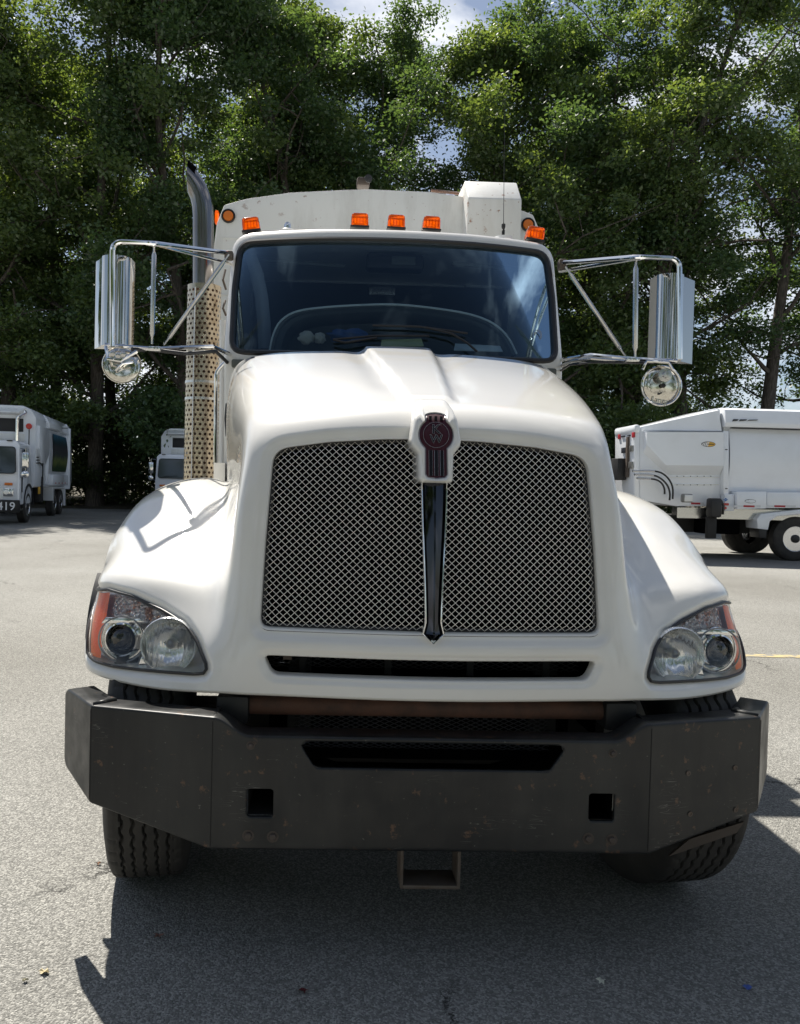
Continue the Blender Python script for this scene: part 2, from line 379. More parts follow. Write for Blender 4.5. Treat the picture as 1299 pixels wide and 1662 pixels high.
M['cloth_blue'] = mat('blue cloth', (0.04, 0.09, 0.22), 0.9)
M['paper_y'] = mat('yellow paper', (0.62, 0.60, 0.28), 0.7)
M['paper_w'] = mat('white paper', (0.62, 0.66, 0.62), 0.7)
M['red'] = mat('red lamp lens', (0.55, 0.03, 0.02), 0.3, coat=0.5)
M['tape_red'] = mat('red reflective tape', (0.40, 0.025, 0.035), 0.3)
M['tape_white'] = mat('white reflective tape', (0.66, 0.67, 0.68), 0.3)
M['print_dark'] = mat('dark print', (0.02, 0.022, 0.03), 0.4)
M['print_yellow'] = mat('yellow print', (0.72, 0.42, 0.05), 0.4)
M['print_blue'] = mat('blue print', (0.03, 0.16, 0.45), 0.4)
M['print_white'] = mat('white print', (0.80, 0.80, 0.80), 0.4)
M['glass_far'] = mat('far truck window glass', (0.030, 0.040, 0.045), 0.06, spec=0.9)
M['alloy'] = mat('polished alloy wheel', (0.72, 0.72, 0.74), 0.22, 1.0)
M['hose'] = mat('black hydraulic hose', (0.012, 0.012, 0.013), 0.35)
M['disc_back'] = mat('mirror back steel', (0.72, 0.69, 0.62), 0.10, 1.0); overlay(M['disc_back'], 30, (0.4, 0.36, 0.3), 0.5, 0.7, fac=0.35)

def glassy(name, tint, refl=(1, 1, 1), ior=1.5, rough=0.01, boost=1.0):
    m = bpy.data.materials.new(name); m.use_nodes = True; t = m.node_tree; t.nodes.clear()
    o = t.nodes.new('ShaderNodeOutputMaterial'); x = t.nodes.new('ShaderNodeMixShader'); tr = t.nodes.new('ShaderNodeBsdfTransparent'); g = t.nodes.new('ShaderNodeBsdfGlossy')
    f = t.nodes.new('ShaderNodeFresnel'); f.inputs['IOR'].default_value = ior
    mu = t.nodes.new('ShaderNodeMath'); mu.operation = 'MULTIPLY'; mu.use_clamp = True; mu.inputs[1].default_value = boost
    tr.inputs[0].default_value = (*tint, 1); g.inputs['Color'].default_value = (*refl, 1); g.inputs['Roughness'].default_value = rough
    t.links.new(f.outputs[0], mu.inputs[0]); t.links.new(mu.outputs[0], x.inputs[0]); t.links.new(tr.outputs[0], x.inputs[1]); t.links.new(g.outputs[0], x.inputs[2]); t.links.new(x.outputs[0], o.inputs[0]); return m
M['windshield'] = glassy('tinted windshield glass', (0.44, 0.54, 0.62), (0.55, 0.80, 1.0), 1.52, 0.004, 0.7)
M['lens'] = glassy('clear lamp lens', (0.98, 0.98, 0.98), (1, 1, 1), 1.5, 0.01, 0.8)
M['projector'] = glassy('dark projector glass', (0.30, 0.31, 0.30), (1, 1, 1), 1.6, 0.01, 1.4)
def amber(name, col):
    m = bpy.data.materials.new(name); m.use_nodes = True; t = m.node_tree; t.nodes.clear()
    o = t.nodes.new('ShaderNodeOutputMaterial'); x = t.nodes.new('ShaderNodeMixShader'); y = t.nodes.new('ShaderNodeMixShader')
    tl = t.nodes.new('ShaderNodeBsdfTranslucent'); tl.inputs[0].default_value = (*col, 1)
    tr = t.nodes.new('ShaderNodeBsdfTransparent'); tr.inputs[0].default_value = (*col, 1)
    g = t.nodes.new('ShaderNodeBsdfGlossy'); g.inputs['Roughness'].default_value = 0.08
    f = t.nodes.new('ShaderNodeFresnel'); f.inputs['IOR'].default_value = 1.45
    x.inputs[0].default_value = 0.30
    t.links.new(tl.outputs[0], x.inputs[1]); t.links.new(tr.outputs[0], x.inputs[2]); t.links.new(f.outputs[0], y.inputs[0]); t.links.new(x.outputs[0], y.inputs[1]); t.links.new(g.outputs[0], y.inputs[2]); t.links.new(y.outputs[0], o.inputs[0])
    return m
M['amber'] = amber('amber marker lens', (1.0, 0.36, 0.03))
# ================================================================== SETTING
asph = mat('sunbleached asphalt', (0.20, 0.195, 0.185), 0.9, spec=0.15)
t, b = nodes(asph)
tc = t.nodes.new('ShaderNodeTexCoord')
v1 = t.nodes.new('ShaderNodeTexVoronoi'); v1.inputs['Scale'].default_value = 165; t.links.new(tc.outputs['Object'], v1.inputs['Vector'])
sp = t.nodes.new('ShaderNodeSeparateColor'); t.links.new(v1.outputs['Color'], sp.inputs[0])
r1 = t.nodes.new('ShaderNodeValToRGB'); e = r1.color_ramp.elements; e[0].color = (0.150, 0.149, 0.140, 1); e[1].color = (0.40, 0.396, 0.368, 1); m1 = e.new(0.55); m1.color = (0.240, 0.238, 0.222, 1)
t.links.new(sp.outputs[0], r1.inputs[0])
nb = t.nodes.new('ShaderNodeTexNoise'); nb.inputs['Scale'].default_value = 0.35; nb.inputs['Detail'].default_value = 7; t.links.new(tc.outputs['Object'], nb.inputs['Vector'])
rb = t.nodes.new('ShaderNodeValToRGB'); rb.color_ramp.elements[0].position = 0.3; rb.color_ramp.elements[0].color = (0.78, 0.77, 0.75, 1); rb.color_ramp.elements[1].position = 0.7; rb.color_ramp.elements[1].color = (1.08, 1.08, 1.08, 1)
t.links.new(nb.outputs['Fac'], rb.inputs[0])
mu = t.nodes.new('ShaderNodeMixRGB'); mu.blend_type = 'MULTIPLY'; mu.inputs['Fac'].default_value = 1; t.links.new(r1.outputs[0], mu.inputs['Color1']); t.links.new(rb.outputs[0], mu.inputs['Color2'])
# cracks: edges of a warped voronoi, broken up by a mask
wz = t.nodes.new('ShaderNodeTexNoise'); wz.inputs['Scale'].default_value = 2.2; wz.inputs['Detail'].default_value = 8; wz.inputs['Roughness'].default_value = 0.7; t.links.new(tc.outputs['Object'], wz.inputs['Vector'])
wm = t.nodes.new('ShaderNodeVectorMath'); wm.operation = 'MULTIPLY_ADD'; wm.inputs[1].default_value = (0.8, 0.8, 0); t.links.new(wz.outputs['Color'], wm.inputs[0]); t.links.new(tc.outputs['Object'], wm.inputs[2])
vc = t.nodes.new('ShaderNodeTexVoronoi'); vc.feature = 'DISTANCE_TO_EDGE'; vc.inputs['Scale'].default_value = 0.42; t.links.new(wm.outputs[0], vc.inputs['Vector'])
rc = t.nodes.new('ShaderNodeValToRGB'); rc.color_ramp.elements[0].position = 0.0; rc.color_ramp.elements[0].color = (1, 1, 1, 1); rc.color_ramp.elements[1].position = 0.0035; rc.color_ramp.elements[1].color = (0, 0, 0, 1)
t.links.new(vc.outputs['Distance'], rc.inputs[0])
nm = t.nodes.new('ShaderNodeTexNoise'); nm.inputs['Scale'].default_value = 0.9; nm.inputs['Detail'].default_value = 4; t.links.new(tc.outputs['Object'], nm.inputs['Vector'])
rm = t.nodes.new('ShaderNodeValToRGB'); rm.color_ramp.elements[0].position = 0.52; rm.color_ramp.elements[1].position = 0.62; t.links.new(nm.outputs['Fac'], rm.inputs[0])
cm = t.nodes.new('ShaderNodeMath'); cm.operation = 'MULTIPLY'; t.links.new(rc.outputs[0], cm.inputs[0]); t.links.new(rm.outputs[0], cm.inputs[1])
mc = t.nodes.new('ShaderNodeMixRGB'); mc.inputs['Color2'].default_value = (0.035, 0.034, 0.032, 1); t.links.new(cm.outputs[0], mc.inputs['Fac']); t.links.new(mu.outputs[0], mc.inputs['Color1']); t.links.new(mc.outputs[0], b.inputs['Base Color'])
n3 = t.nodes.new('ShaderNodeTexNoise'); n3.inputs['Scale'].default_value = 85; n3.inputs['Detail'].default_value = 5; n3.inputs['Roughness'].default_value = 0.7; t.links.new(tc.outputs['Object'], n3.inputs['Vector'])
hs = t.nodes.new('ShaderNodeMath'); hs.operation = 'MULTIPLY_ADD'; hs.inputs[1].default_value = -0.8; t.links.new(v1.outputs['Distance'], hs.inputs[0]); t.links.new(n3.outputs['Fac'], hs.inputs[2])
h2 = t.nodes.new('ShaderNodeMath'); h2.operation = 'SUBTRACT'; t.links.new(hs.outputs[0], h2.inputs[0]); t.links.new(cm.outputs[0], h2.inputs[1])
bp = t.nodes.new('ShaderNodeBump'); bp.inputs['Strength'].default_value = 0.85; bp.inputs['Distance'].default_value = 0.008; t.links.new(h2.outputs[0], bp.inputs['Height']); t.links.new(bp.outputs[0], b.inputs['Normal'])
g = MB().quad((-400, -400, GZ), (400, -400, GZ), (400, 600, GZ), (-400, 600, GZ)).obj('parking_lot', asph, smooth=None); tag(g, kind='structure')

soil = mat('leaf litter soil', (0.05, 0.04, 0.025), 0.95); add_noise(soil, 6, (0.028, 0.026, 0.014), (0.09, 0.07, 0.04)); bump(soil, 12, 0.6, 0.05)
m_ = MB(); N = 90; vs = []
for j in range(14):
    for i in range(N):
        x = -90+180*i/(N-1); y0 = 36.2+0.5*sin(x*0.5)+0.35*sin(x*1.7); y = y0+(j*j*0.7)
        vs.append((x, y, GZ+0.006+0.12*smooth01(j/3)+0.06*sin(x*1.3+j*2)*min(j, 1)))
m_.add(vs, grid_faces(N, 14)); tag(m_.obj('forest_floor', soil, smooth=180), kind='structure')
yl = mat('worn yellow road paint', (0.42, 0.34, 0.16), 0.8); overlay(yl, 14, (0.19, 0.185, 0.17), 0.42, 0.55)
a = atz(1205, 1064, GZ); MB().quad((a.x, a.y-0.06, GZ+0.004), (a.x+12, a.y-0.2, GZ+0.004), (a.x+12, a.y-0.08, GZ+0.004), (a.x, a.y+0.06, GZ+0.004)).obj('painted_line', yl, smooth=None)['kind'] = 'structure'

# ================================================================== TREES
def leaf_mat(name, c1, c2, tr):
    m = bpy.data.materials.new(name); m.use_nodes = True; t = m.node_tree; t.nodes.clear()
    o = t.nodes.new('ShaderNodeOutputMaterial'); x = t.nodes.new('ShaderNodeMixShader'); d = t.nodes.new('ShaderNodeBsdfDiffuse'); tl = t.nodes.new('ShaderNodeBsdfTranslucent')
    gl = t.nodes.new('ShaderNodeBsdfGlossy'); gl.inputs['Roughness'].default_value = 0.45; y = t.nodes.new('ShaderNodeMixShader'); y.inputs[0].default_value = 0.05
    gi = t.nodes.new('ShaderNodeNewGeometry'); r = t.nodes.new('ShaderNodeValToRGB'); r.color_ramp.elements[0].color = (*c1, 1); r.color_ramp.elements[1].color = (*c2, 1)
    t.links.new(gi.outputs['Random Per Island'], r.inputs[0]); t.links.new(r.outputs[0], d.inputs[0])
    k = t.nodes.new('ShaderNodeMixRGB'); k.blend_type = 'MULTIPLY'; k.inputs['Fac'].default_value = 1; k.inputs['Color2'].default_value = (*tr, 1)
    t.links.new(r.outputs[0], k.inputs['Color1']); t.links.new(k.outputs[0], tl.inputs[0])
    x.inputs[0].default_value = 0.42; t.links.new(d.outputs[0], x.inputs[1]); t.links.new(tl.outputs[0], x.inputs[2])
    t.links.new(x.outputs[0], y.inputs[1]); t.links.new(gl.outputs[0], y.inputs[2]); t.links.new(y.outputs[0], o.inputs[0]); return m
LM = [leaf_mat('oak leaves', (0.042, 0.088, 0.040), (0.090, 0.150, 0.060), (1.9, 1.7, 0.7)),
      leaf_mat('maple leaves', (0.060, 0.112, 0.044), (0.125, 0.182, 0.068), (2.0, 1.75, 0.6)),
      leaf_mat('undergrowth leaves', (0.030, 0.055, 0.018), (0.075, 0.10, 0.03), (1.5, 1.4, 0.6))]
bark = mat('grey brown bark', (0.085, 0.070, 0.055), 0.9); add_noise(bark, 3, (0.05, 0.042, 0.034), (0.13, 0.11, 0.09), vec=(6, 6, 1)); bump(bark, 8, 0.8, 0.03, vec=(5, 5, 1))

def leaves_mesh(name, centres, radii, per, size, m, rng, flat=0.6, maxy=None):
    """rhombic leaves scattered through clumps"""
    C_, R_ = [], []
    for c, r in zip(centres, radii):
        n = int(per*(r/0.8)**2)
        p = rng.normal(0, 0.42, (n, 3)); p[:, 2] *= flat
        C_.append(np.array(c)+p*r)
    P = np.vstack(C_); n = len(P)
    s = size*rng.uniform(0.6, 1.25, n)[:, None]
    nr = rng.normal(0, 1, (n, 3)); nr[:, 2] = np.abs(nr[:, 2])+0.5; nr /= np.linalg.norm(nr, axis=1)[:, None]
    a = np.cross(nr, rng.normal(0, 1, (n, 3))); a /= np.linalg.norm(a, axis=1)[:, None]+1e-9
    bb = np.cross(nr, a)
    V = np.empty((n, 4, 3)); V[:, 0] = P-a*s; V[:, 1] = P-bb*s*0.55+nr*s*0.15; V[:, 2] = P+a*s; V[:, 3] = P+bb*s*0.55+nr*s*0.15
    me = bpy.data.meshes.new(name); me.vertices.add(n*4); me.vertices.foreach_set('co', V.ravel())
    me.loops.add(n*4); me.loops.foreach_set('vertex_index', np.arange(n*4, dtype=np.int32))
    me.polygons.add(n); me.polygons.foreach_set('loop_start', np.arange(0, n*4, 4, dtype=np.int32)); me.polygons.foreach_set('loop_total', np.full(n, 4, np.int32))
    me.materials.append(m); me.update(); me.validate(); return me

def make_tree(seed, H, R, base, lm, nclump, per, lean=0.0, size=0.105, fork=False):
    rng = np.random.default_rng(seed); T = MB(); cents = []; rads = []
    def branch(p, d, ln, r, depth):
        n = 5; pts = [p.copy()]; q = p.copy(); dd = d.copy()
        for k in range(n):
            dd = dd+rng.normal(0, 0.16, 3)+np.array([0, 0, 0.06]); dd /= np.linalg.norm(dd); q = q+dd*ln/n; pts.append(q.copy())
        T.tube(pts, [r*(1-0.7*k/n) for k in range(n+1)], 6 if depth < 2 else 4, cap=False)
        if depth == 0: return pts
        if depth >= 1:
            for k in range(2, n+1):
                cents.append(pts[k]+rng.normal(0, 0.35, 3)); rads.append(rng.uniform(0.6, 1.3))
        if depth < 3:
            for k in range(3 if depth == 1 else 2):
                i = rng.integers(1, n+1); v = rng.normal(0, 1, 3); v[2] *= 0.55; v /= np.linalg.norm(v)
                nd = dd*0.55+v*0.85; nd /= np.linalg.norm(nd); branch(pts[i], nd, ln*rng.uniform(0.45, 0.7), r*0.45, depth+1)
        return pts
    tr = []; q = np.array([0., 0, -0.1]); d = np.array([lean, 0, 1.0])
    K = 12
    for k in range(K+1):
        tr.append(q.copy()); d = d+rng.normal(0, 0.05, 3); d[2] = 1; q = q+d/np.linalg.norm(d)*H*0.86/K
    r0 = 0.018*H*0.75
    T.tube(tr, [r0*(1.25 if k == 0 else 1)*(1-0.85*(k/K)) for k in range(K+1)], 9, cap=False)
    nb = 20
    for i in range(nb):
        h = base+(0.98-base)*i/(nb-1); k = min(int(h*K*1.0), K-1); p = tr[k]+(tr[k+1]-tr[k])*(h*K-k if h*K-k < 1 else 1)
        az = i*2.4+rng.uniform(-0.5, 0.5); w = sin(pi*min(1, (h-base)/(1-base)*0.85+0.12))**0.6
        el = rng.uniform(0.15, 0.7)+0.5*(h-base)
        d = np.array([cos(az)*cos(el), sin(az)*cos(el), sin(el)]); branch(p, d, R*w*rng.uniform(0.7, 1.1)*0.8, r0*0.40*(1-0.6*h), 1)
    cents = np.array(cents); rads = np.array(rads)
    if len(cents) > nclump:
        ix = rng.choice(len(cents), nclump, replace=False); cents = cents[ix]; rads = rads[ix]
    print('tree', seed, len(cents), 'clumps')
    return leaves_mesh('crown', cents, rads, per, size, lm, rng), T.mesh('trunk', bark, 60, fix=False)

TREES = [make_tree(11, 28, 8.2, 0.10, LM[0], 350, 165), make_tree(12, 27, 7.8, 0.13, LM[1], 330, 165, lean=0.05),
         make_tree(13, 29, 7.2, 0.22, LM[0], 270, 165, lean=-0.06), make_tree(14, 27, 7.6, 0.09, LM[1], 340, 165),
         make_tree(15, 28, 7.4, 0.30, LM[0], 120, 140, lean=0.04)]
def place_tree(k, x, y, rz, sc, label, group=None, name='tree'):
    t = thing(name, label, 'tree', (x, y, GZ), rz, group); t.scale = (sc*1.10, sc*1.10, sc*1.09)
    inst('crown', TREES[k][0], t); inst('trunk', TREES[k][1], t); return t
FRONT = [(0, -22.0, 40.0, 0.3, 1.00, 'broad tree at the far left edge behind the refuse truck numbered 3419'),
 (3, -17.2, 38.0, 1.9, 1.05, 'dense tree rising right behind the left refuse truck with the picture on its side'),
 (1, -12.6, 38.8, 4.1, 1.06, 'sunlit yellow green tree between the left refuse truck and the curved exhaust tip'),
 (0, -7.6, 38.2, 2.2, 1.02, 'tall dark tree standing behind the curved exhaust stack'),
 (3, -3.4, 39.6, 5.0, 1.10, 'bushy tree above the left half of the cab roof'),
 (2, -0.5, 38.6, 3.4, 0.98, 'leafy tree left of the strip of open sky'),
 (1, 9.6, 38.4, 0.8, 1.02, 'tree with a leaning trunk right of the strip of open sky'),
 (0, 13.4, 39.6, 5.6, 1.04, 'large dark tree above the right end of the cab roof'),
 (3, 15.4, 38.0, 2.9, 1.06, 'tree directly behind the right hand door mirror'),
 (4, 18.6, 39.0, 1.1, 0.98, 'thin crowned tree with bare limbs showing the sky right of the door mirror'),
 (4, 22.6, 37.6, 3.9, 1.02, 'open crowned tree above the long white refuse body'),
 (2, 26.8, 39.4, 0.4, 1.0, 'tree at the far right edge over the rear of the white refuse body')]
for a in FRONT: place_tree(*a)
gb = 'trees of the back row showing only through gaps between the nearer ones'
rg = random.Random(5)
for i in range(13):
    x = -34+i*5.4+rg.uniform(-1, 1)
    if 0.5 < x < 9.5 or x > 24: continue
    place_tree([0, 2, 3, 4, 1][i % 5], x, 47+rg.uniform(-2, 3), rg.uniform(0, 6.2), 0.86+rg.uniform(0, 0.12) + (0.06 if x < 0 else -0.06),
               'tree of the back row seen only through gaps between the nearer trees', gb)
# undergrowth along the edge of the lot
rng = np.random.default_rng(3); cs = []; rs = []
for i in range(900):
    x = rng.uniform(-30, 34); d = rng.uniform(0, 4.5); hmax = 5.2 if x < 2 else 2.4
    if x > 8 and rng.random() < .6: continue
    cs.append((x, 37.0+d+0.3*sin(x), rng.uniform(0.25, hmax)*(0.35+d/4.5))); rs.append(rng.uniform(0.5, 1.0))
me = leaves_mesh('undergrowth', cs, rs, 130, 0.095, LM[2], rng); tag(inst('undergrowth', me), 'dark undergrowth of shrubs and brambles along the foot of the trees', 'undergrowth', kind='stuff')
cs = []; rs = []
while len(cs) < 800:
    x = rng.uniform(-42, 46); z = rng.uniform(0.4, 25)
    if x > 12 and z > 2.0 and rng.random() < 0.85: continue
    if x < 13 and z > 6 and rng.random() < 0.35: continue
    if 3.0 < x-0.05*z < 8.4 and z > 8: continue
    cs.append((x, rng.uniform(52, 60), z)); rs.append(rng.uniform(0.9, 1.9))
for i in range(620):
    x = rng.uniform(-40, 13); z = rng.uniform(0.2, 6.5); cs.append((x, rng.uniform(44, 51), z)); rs.append(rng.uniform(0.8, 1.5))
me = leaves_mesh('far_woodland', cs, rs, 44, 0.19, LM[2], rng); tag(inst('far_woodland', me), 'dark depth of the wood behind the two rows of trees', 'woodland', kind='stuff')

# ================================================================== MAIN TRUCK: hood
truck = thing('refuse_truck', 'white bonneted refuse truck facing the viewer with wire mesh grille and heavy black bumper', 'truck', (0, 0, 0))
def part(name, mb, m, parent=None, smooth=35, fix=True):
    return mb.obj(name, M[m] if isinstance(m, str) else m, parent or truck, smooth, fix)

CT = [  # rows from the bottom edge upwards and back, columns from the centre outwards: (x, y, z)
 [(0,0.085,0.81),(0.25,0.095,0.81),(0.5,0.12,0.81),(0.62,0.127,0.81),(0.69,0.14,0.81),(0.74,0.15,0.808),(0.8,0.168,0.805),(0.9,0.205,0.8),(1.03,0.268,0.8),(1.15,0.345,0.805),(1.232,0.44,0.815),(1.265,0.6,0.83)],
 [(0,0.088,0.865),(0.25,0.098,0.865),(0.5,0.122,0.865),(0.62,0.13,0.865),(0.69,0.148,0.865),(0.74,0.16,0.865),(0.8,0.185,0.862),(0.9,0.223,0.86),(1.035,0.285,0.86),(1.16,0.362,0.865),(1.242,0.455,0.87),(1.275,0.61,0.88)],
 [(0,0.095,0.96),(0.25,0.107,0.96),(0.5,0.13,0.96),(0.62,0.142,0.96),(0.69,0.165,0.96),(0.737,0.19,0.96),(0.795,0.225,0.958),(0.9,0.262,0.955),(1.035,0.32,0.955),(1.158,0.4,0.955),(1.24,0.495,0.955),(1.272,0.65,0.955)],
 [(0,0.11,1.06),(0.25,0.12,1.06),(0.5,0.145,1.06),(0.62,0.162,1.06),(0.688,0.192,1.06),(0.73,0.245,1.06),(0.79,0.29,1.06),(0.89,0.325,1.06),(1.03,0.378,1.06),(1.15,0.455,1.06),(1.232,0.55,1.055),(1.265,0.71,1.04)],
 [(0,0.12,1.14),(0.25,0.13,1.14),(0.5,0.156,1.14),(0.62,0.176,1.14),(0.687,0.212,1.14),(0.725,0.285,1.14),(0.785,0.345,1.13),(0.88,0.375,1.135),(1.02,0.415,1.14),(1.14,0.49,1.14),(1.225,0.58,1.125),(1.26,0.72,1.1)],
 [(0,0.13,1.2),(0.25,0.14,1.2),(0.5,0.167,1.2),(0.62,0.188,1.2),(0.685,0.228,1.2),(0.72,0.345,1.195),(0.78,0.43,1.18),(0.875,0.47,1.19),(1.01,0.51,1.195),(1.135,0.58,1.19),(1.22,0.67,1.165),(1.258,0.74,1.13)],
 [(0,0.145,1.32),(0.25,0.155,1.32),(0.5,0.185,1.32),(0.62,0.207,1.32),(0.68,0.25,1.32),(0.713,0.47,1.3),(0.775,0.6,1.265),(0.87,0.62,1.275),(0.995,0.65,1.28),(1.118,0.71,1.265),(1.205,0.78,1.235),(1.268,0.83,1.185)],
 [(0,0.168,1.46),(0.25,0.178,1.46),(0.5,0.207,1.46),(0.615,0.232,1.46),(0.673,0.285,1.455),(0.71,0.58,1.4),(0.775,0.78,1.35),(0.87,0.79,1.36),(0.985,0.81,1.365),(1.1,0.86,1.345),(1.205,0.9,1.315),(1.272,0.93,1.25)],
 [(0,0.195,1.6),(0.25,0.205,1.6),(0.5,0.236,1.595),(0.607,0.268,1.59),(0.663,0.34,1.575),(0.715,0.68,1.5),(0.785,0.96,1.425),(0.875,0.97,1.44),(0.98,0.98,1.445),(1.1,1.02,1.437),(1.205,1.04,1.39),(1.272,1.05,1.29)],
 [(0,0.225,1.69),(0.25,0.235,1.688),(0.49,0.27,1.675),(0.61,0.31,1.665),(0.67,0.4,1.635),(0.73,0.8,1.58),(0.8,1.12,1.475),(0.885,1.13,1.49),(0.98,1.14,1.495),(1.09,1.16,1.477),(1.2,1.18,1.42),(1.27,1.18,1.32)],
 [(0,0.3,1.775),(0.25,0.31,1.772),(0.485,0.345,1.755),(0.62,0.395,1.74),(0.685,0.5,1.7),(0.752,0.9,1.61),(0.81,1.27,1.5),(0.89,1.27,1.515),(0.98,1.27,1.515),(1.09,1.27,1.49),(1.2,1.27,1.425),(1.268,1.27,1.32)],
 [(0,0.46,1.835),(0.25,0.47,1.832),(0.485,0.5,1.815),(0.64,0.545,1.8),(0.715,0.65,1.755),(0.782,1.02,1.64),(0.82,1.38,1.51),(0.895,1.38,1.51),(0.98,1.38,1.51),(1.085,1.38,1.465),(1.19,1.38,1.4),(1.262,1.38,1.28)],
 [(0,0.95,2.0),(0.25,0.95,1.995),(0.5,0.97,1.985),(0.7,1.0,1.955),(0.8,1.08,1.885),(0.845,1.3,1.73),(0.85,1.46,1.51),(0.9,1.48,1.47),(0.98,1.49,1.47),(1.08,1.49,1.41),(1.17,1.49,1.28),(1.235,1.49,1.12)],
 [(0,1.7,2.215),(0.28,1.71,2.21),(0.58,1.74,2.2),(0.785,1.76,2.17),(0.885,1.76,2.08),(0.905,1.74,1.83),(0.885,1.66,1.5),(0.9,1.64,1.37),(0.98,1.64,1.37),(1.075,1.64,1.3),(1.165,1.64,1.18),(1.23,1.64,1.02)]]
CT = np.array(CT, float)
CTF = np.concatenate([CT[:, :0:-1]*np.array([-1, 1, 1]), CT], axis=1)
# extra knots pull the spline back towards its control net
def bspline_basis(n, ts):
    B = np.zeros((len(ts), n))
    for k, t in enumerate(ts):
        i = min(int(t), n-2); f = t-i
        w = [(1-f)**3/6, (3*f**3-6*f*f+4)/6, (-3*f**3+3*f*f+3*f+1)/6, f**3/6]
        for q in range(4):
            j = i-1+q
            if j < 0: B[k, 0] += 2*w[q]; B[k, 1] -= w[q]
            elif j > n-1: B[k, n-1] += 2*w[q]; B[k, n-2] -= w[q]
            else: B[k, j] += w[q]
    return B
# half way between an approximating and an interpolating spline: smooth, yet true to the measured points
def sharpen(Cn):
    D = Cn.copy()
    for it in range(2):
        Bu = bspline_basis(Cn.shape[1], np.arange(Cn.shape[1])); Bv = bspline_basis(Cn.shape[0], np.arange(Cn.shape[0]))
        S_ = np.einsum('ij,jkc->ikc', Bv, np.einsum('kj,ijc->ikc', Bu, D)); D = D+0.7*(Cn-S_)
    return D
CTS = sharpen(CTF)
NU, NV = 23*15+1, 14*20
us = np.linspace(0, 22, NU); vs_ = np.linspace(0, 13, NV)
def surf(us, vs):
    return np.einsum('ij,jkc->ikc', bspline_basis(14, vs), np.einsum('kj,ijc->ikc', bspline_basis(23, us), CTS))
SF = surf(us, vs_)
du = np.gradient(SF, axis=1); dv = np.gradient(SF, axis=0); NRM = np.cross(dv, du); NRM /= np.linalg.norm(NRM, axis=2)[:, :, None]
if NRM[20, NU//2, 1] > 0: NRM = -NRM
FRp = SF.reshape(-1, 3); FRn = NRM.reshape(-1, 3)
msk = (np.abs(FRn[:, 1]) > 0.15) & (FRp[:, 2] < 1.74) & (FRp[:, 1] < 0.95); FRp = FRp[msk]; FRn = FRn[msk]
def surf_y(x, z):
    """depth of the hood's front surface at truck coordinates (x, z)"""
    x = np.atleast_1d(np.asarray(x, float)); z = np.atleast_1d(np.asarray(z, float)); out = np.empty(len(x))
    for i in range(len(x)):
        k = np.argmin((FRp[:, 0]-x[i])**2+(FRp[:, 2]-z[i])**2); p, n = FRp[k], FRn[k]
        out[i] = p[1]-((x[i]-p[0])*n[0]+(z[i]-p[2])*n[2])/n[1]
    return out
def sy(x, z): return float(surf_y(x, z)[0])
def raise_(x, y, z): return x

# outlines of the openings, in (x, z)
GRILLE = rounded([(-.579, 1.012), (.579, 1.012), (.570, 1.30), (.553, 1.625), (.36, 1.654), (.17, 1.668), (0, 1.672), (-.17, 1.668), (-.36, 1.654), (-.553, 1.625), (-.570, 1.30)],
                 [.04, .04, 0, .075, 0, 0, 0, 0, 0, .075, 0], 8)
LOWER = rounded([(-.528, .862), (.528, .862), (.566, .936), (-.566, .936)], [.045, .045, .02, .02], 6)
# headlamp outline measured on the left lamp, pushed onto the surface
HLpx = [(150,957),(174,957),(214,968),(262,990),(300,1014),(318,1040),(334,1080),(334,1093),(316,1095),(240,1089),(182,1082),(152,1073),(141,1062),(141,1030),(145,990)]
HL = []
for (x, y) in HLpx:
    Y = .3
    for _ in range(12):
        p = at(x, y, Y); Y = 0.5*Y+0.5*sy(min(abs(p.x), 1.25), p.z)
    HL.append((abs(p.x), p.z))
print('headlamp outline', [(round(a, 3), round(c, 3)) for a, c in HL])
HLO = [tuple(p) for p in resample(rounded(HL, .012, 3), 72)]
HLr = HLO; HLl = [(-x, z) for x, z in HLO]

X, Y, Z = SF[..., 0], SF[..., 1], SF[..., 2]
front = ((Y < .98) & (Z < 1.70)).ravel()
def field(poly):
    f = np.full(X.size, 1.0); f[front] = sdf(poly, X.ravel()[front], Z.ravel()[front]); return f
fG, fL, fH1, fH2 = field(GRILLE), field(LOWER), field(HLr), field(HLl)
D = SF.reshape(-1, 3).copy(); Nf = NRM.reshape(-1, 3)
def sink(f, depth, w): return depth*(1-smooth01(np.clip(f, 0, w)/w))
inward = sink(fG, .016, .040)+sink(fL, .008, .022)+sink(np.minimum(fH1, fH2), .012, .030)
D -= Nf*inward[:, None]
# raised spine along the hood top
x_, y_, z_ = D[:, 0], D[:, 1], D[:, 2]
yy = np.clip((y_-.40)/1.3, 0, 1); wd = .072+.095*yy
rise = (1-smooth01((np.abs(x_)-wd)/.030))*smooth01((y_-.33)/.07)*(z_ > 1.70)*(.017+.008*yy)
D[:, 2] += rise
# shallow dish beside the spine
D[:, 2] -= .007*np.exp(-((np.abs(x_)-wd-.06)/.05)**2)*smooth01((y_-.45)/.3)*(z_ > 1.78)
phi = np.minimum(np.minimum(fG, fL), np.minimum(fH1, fH2))
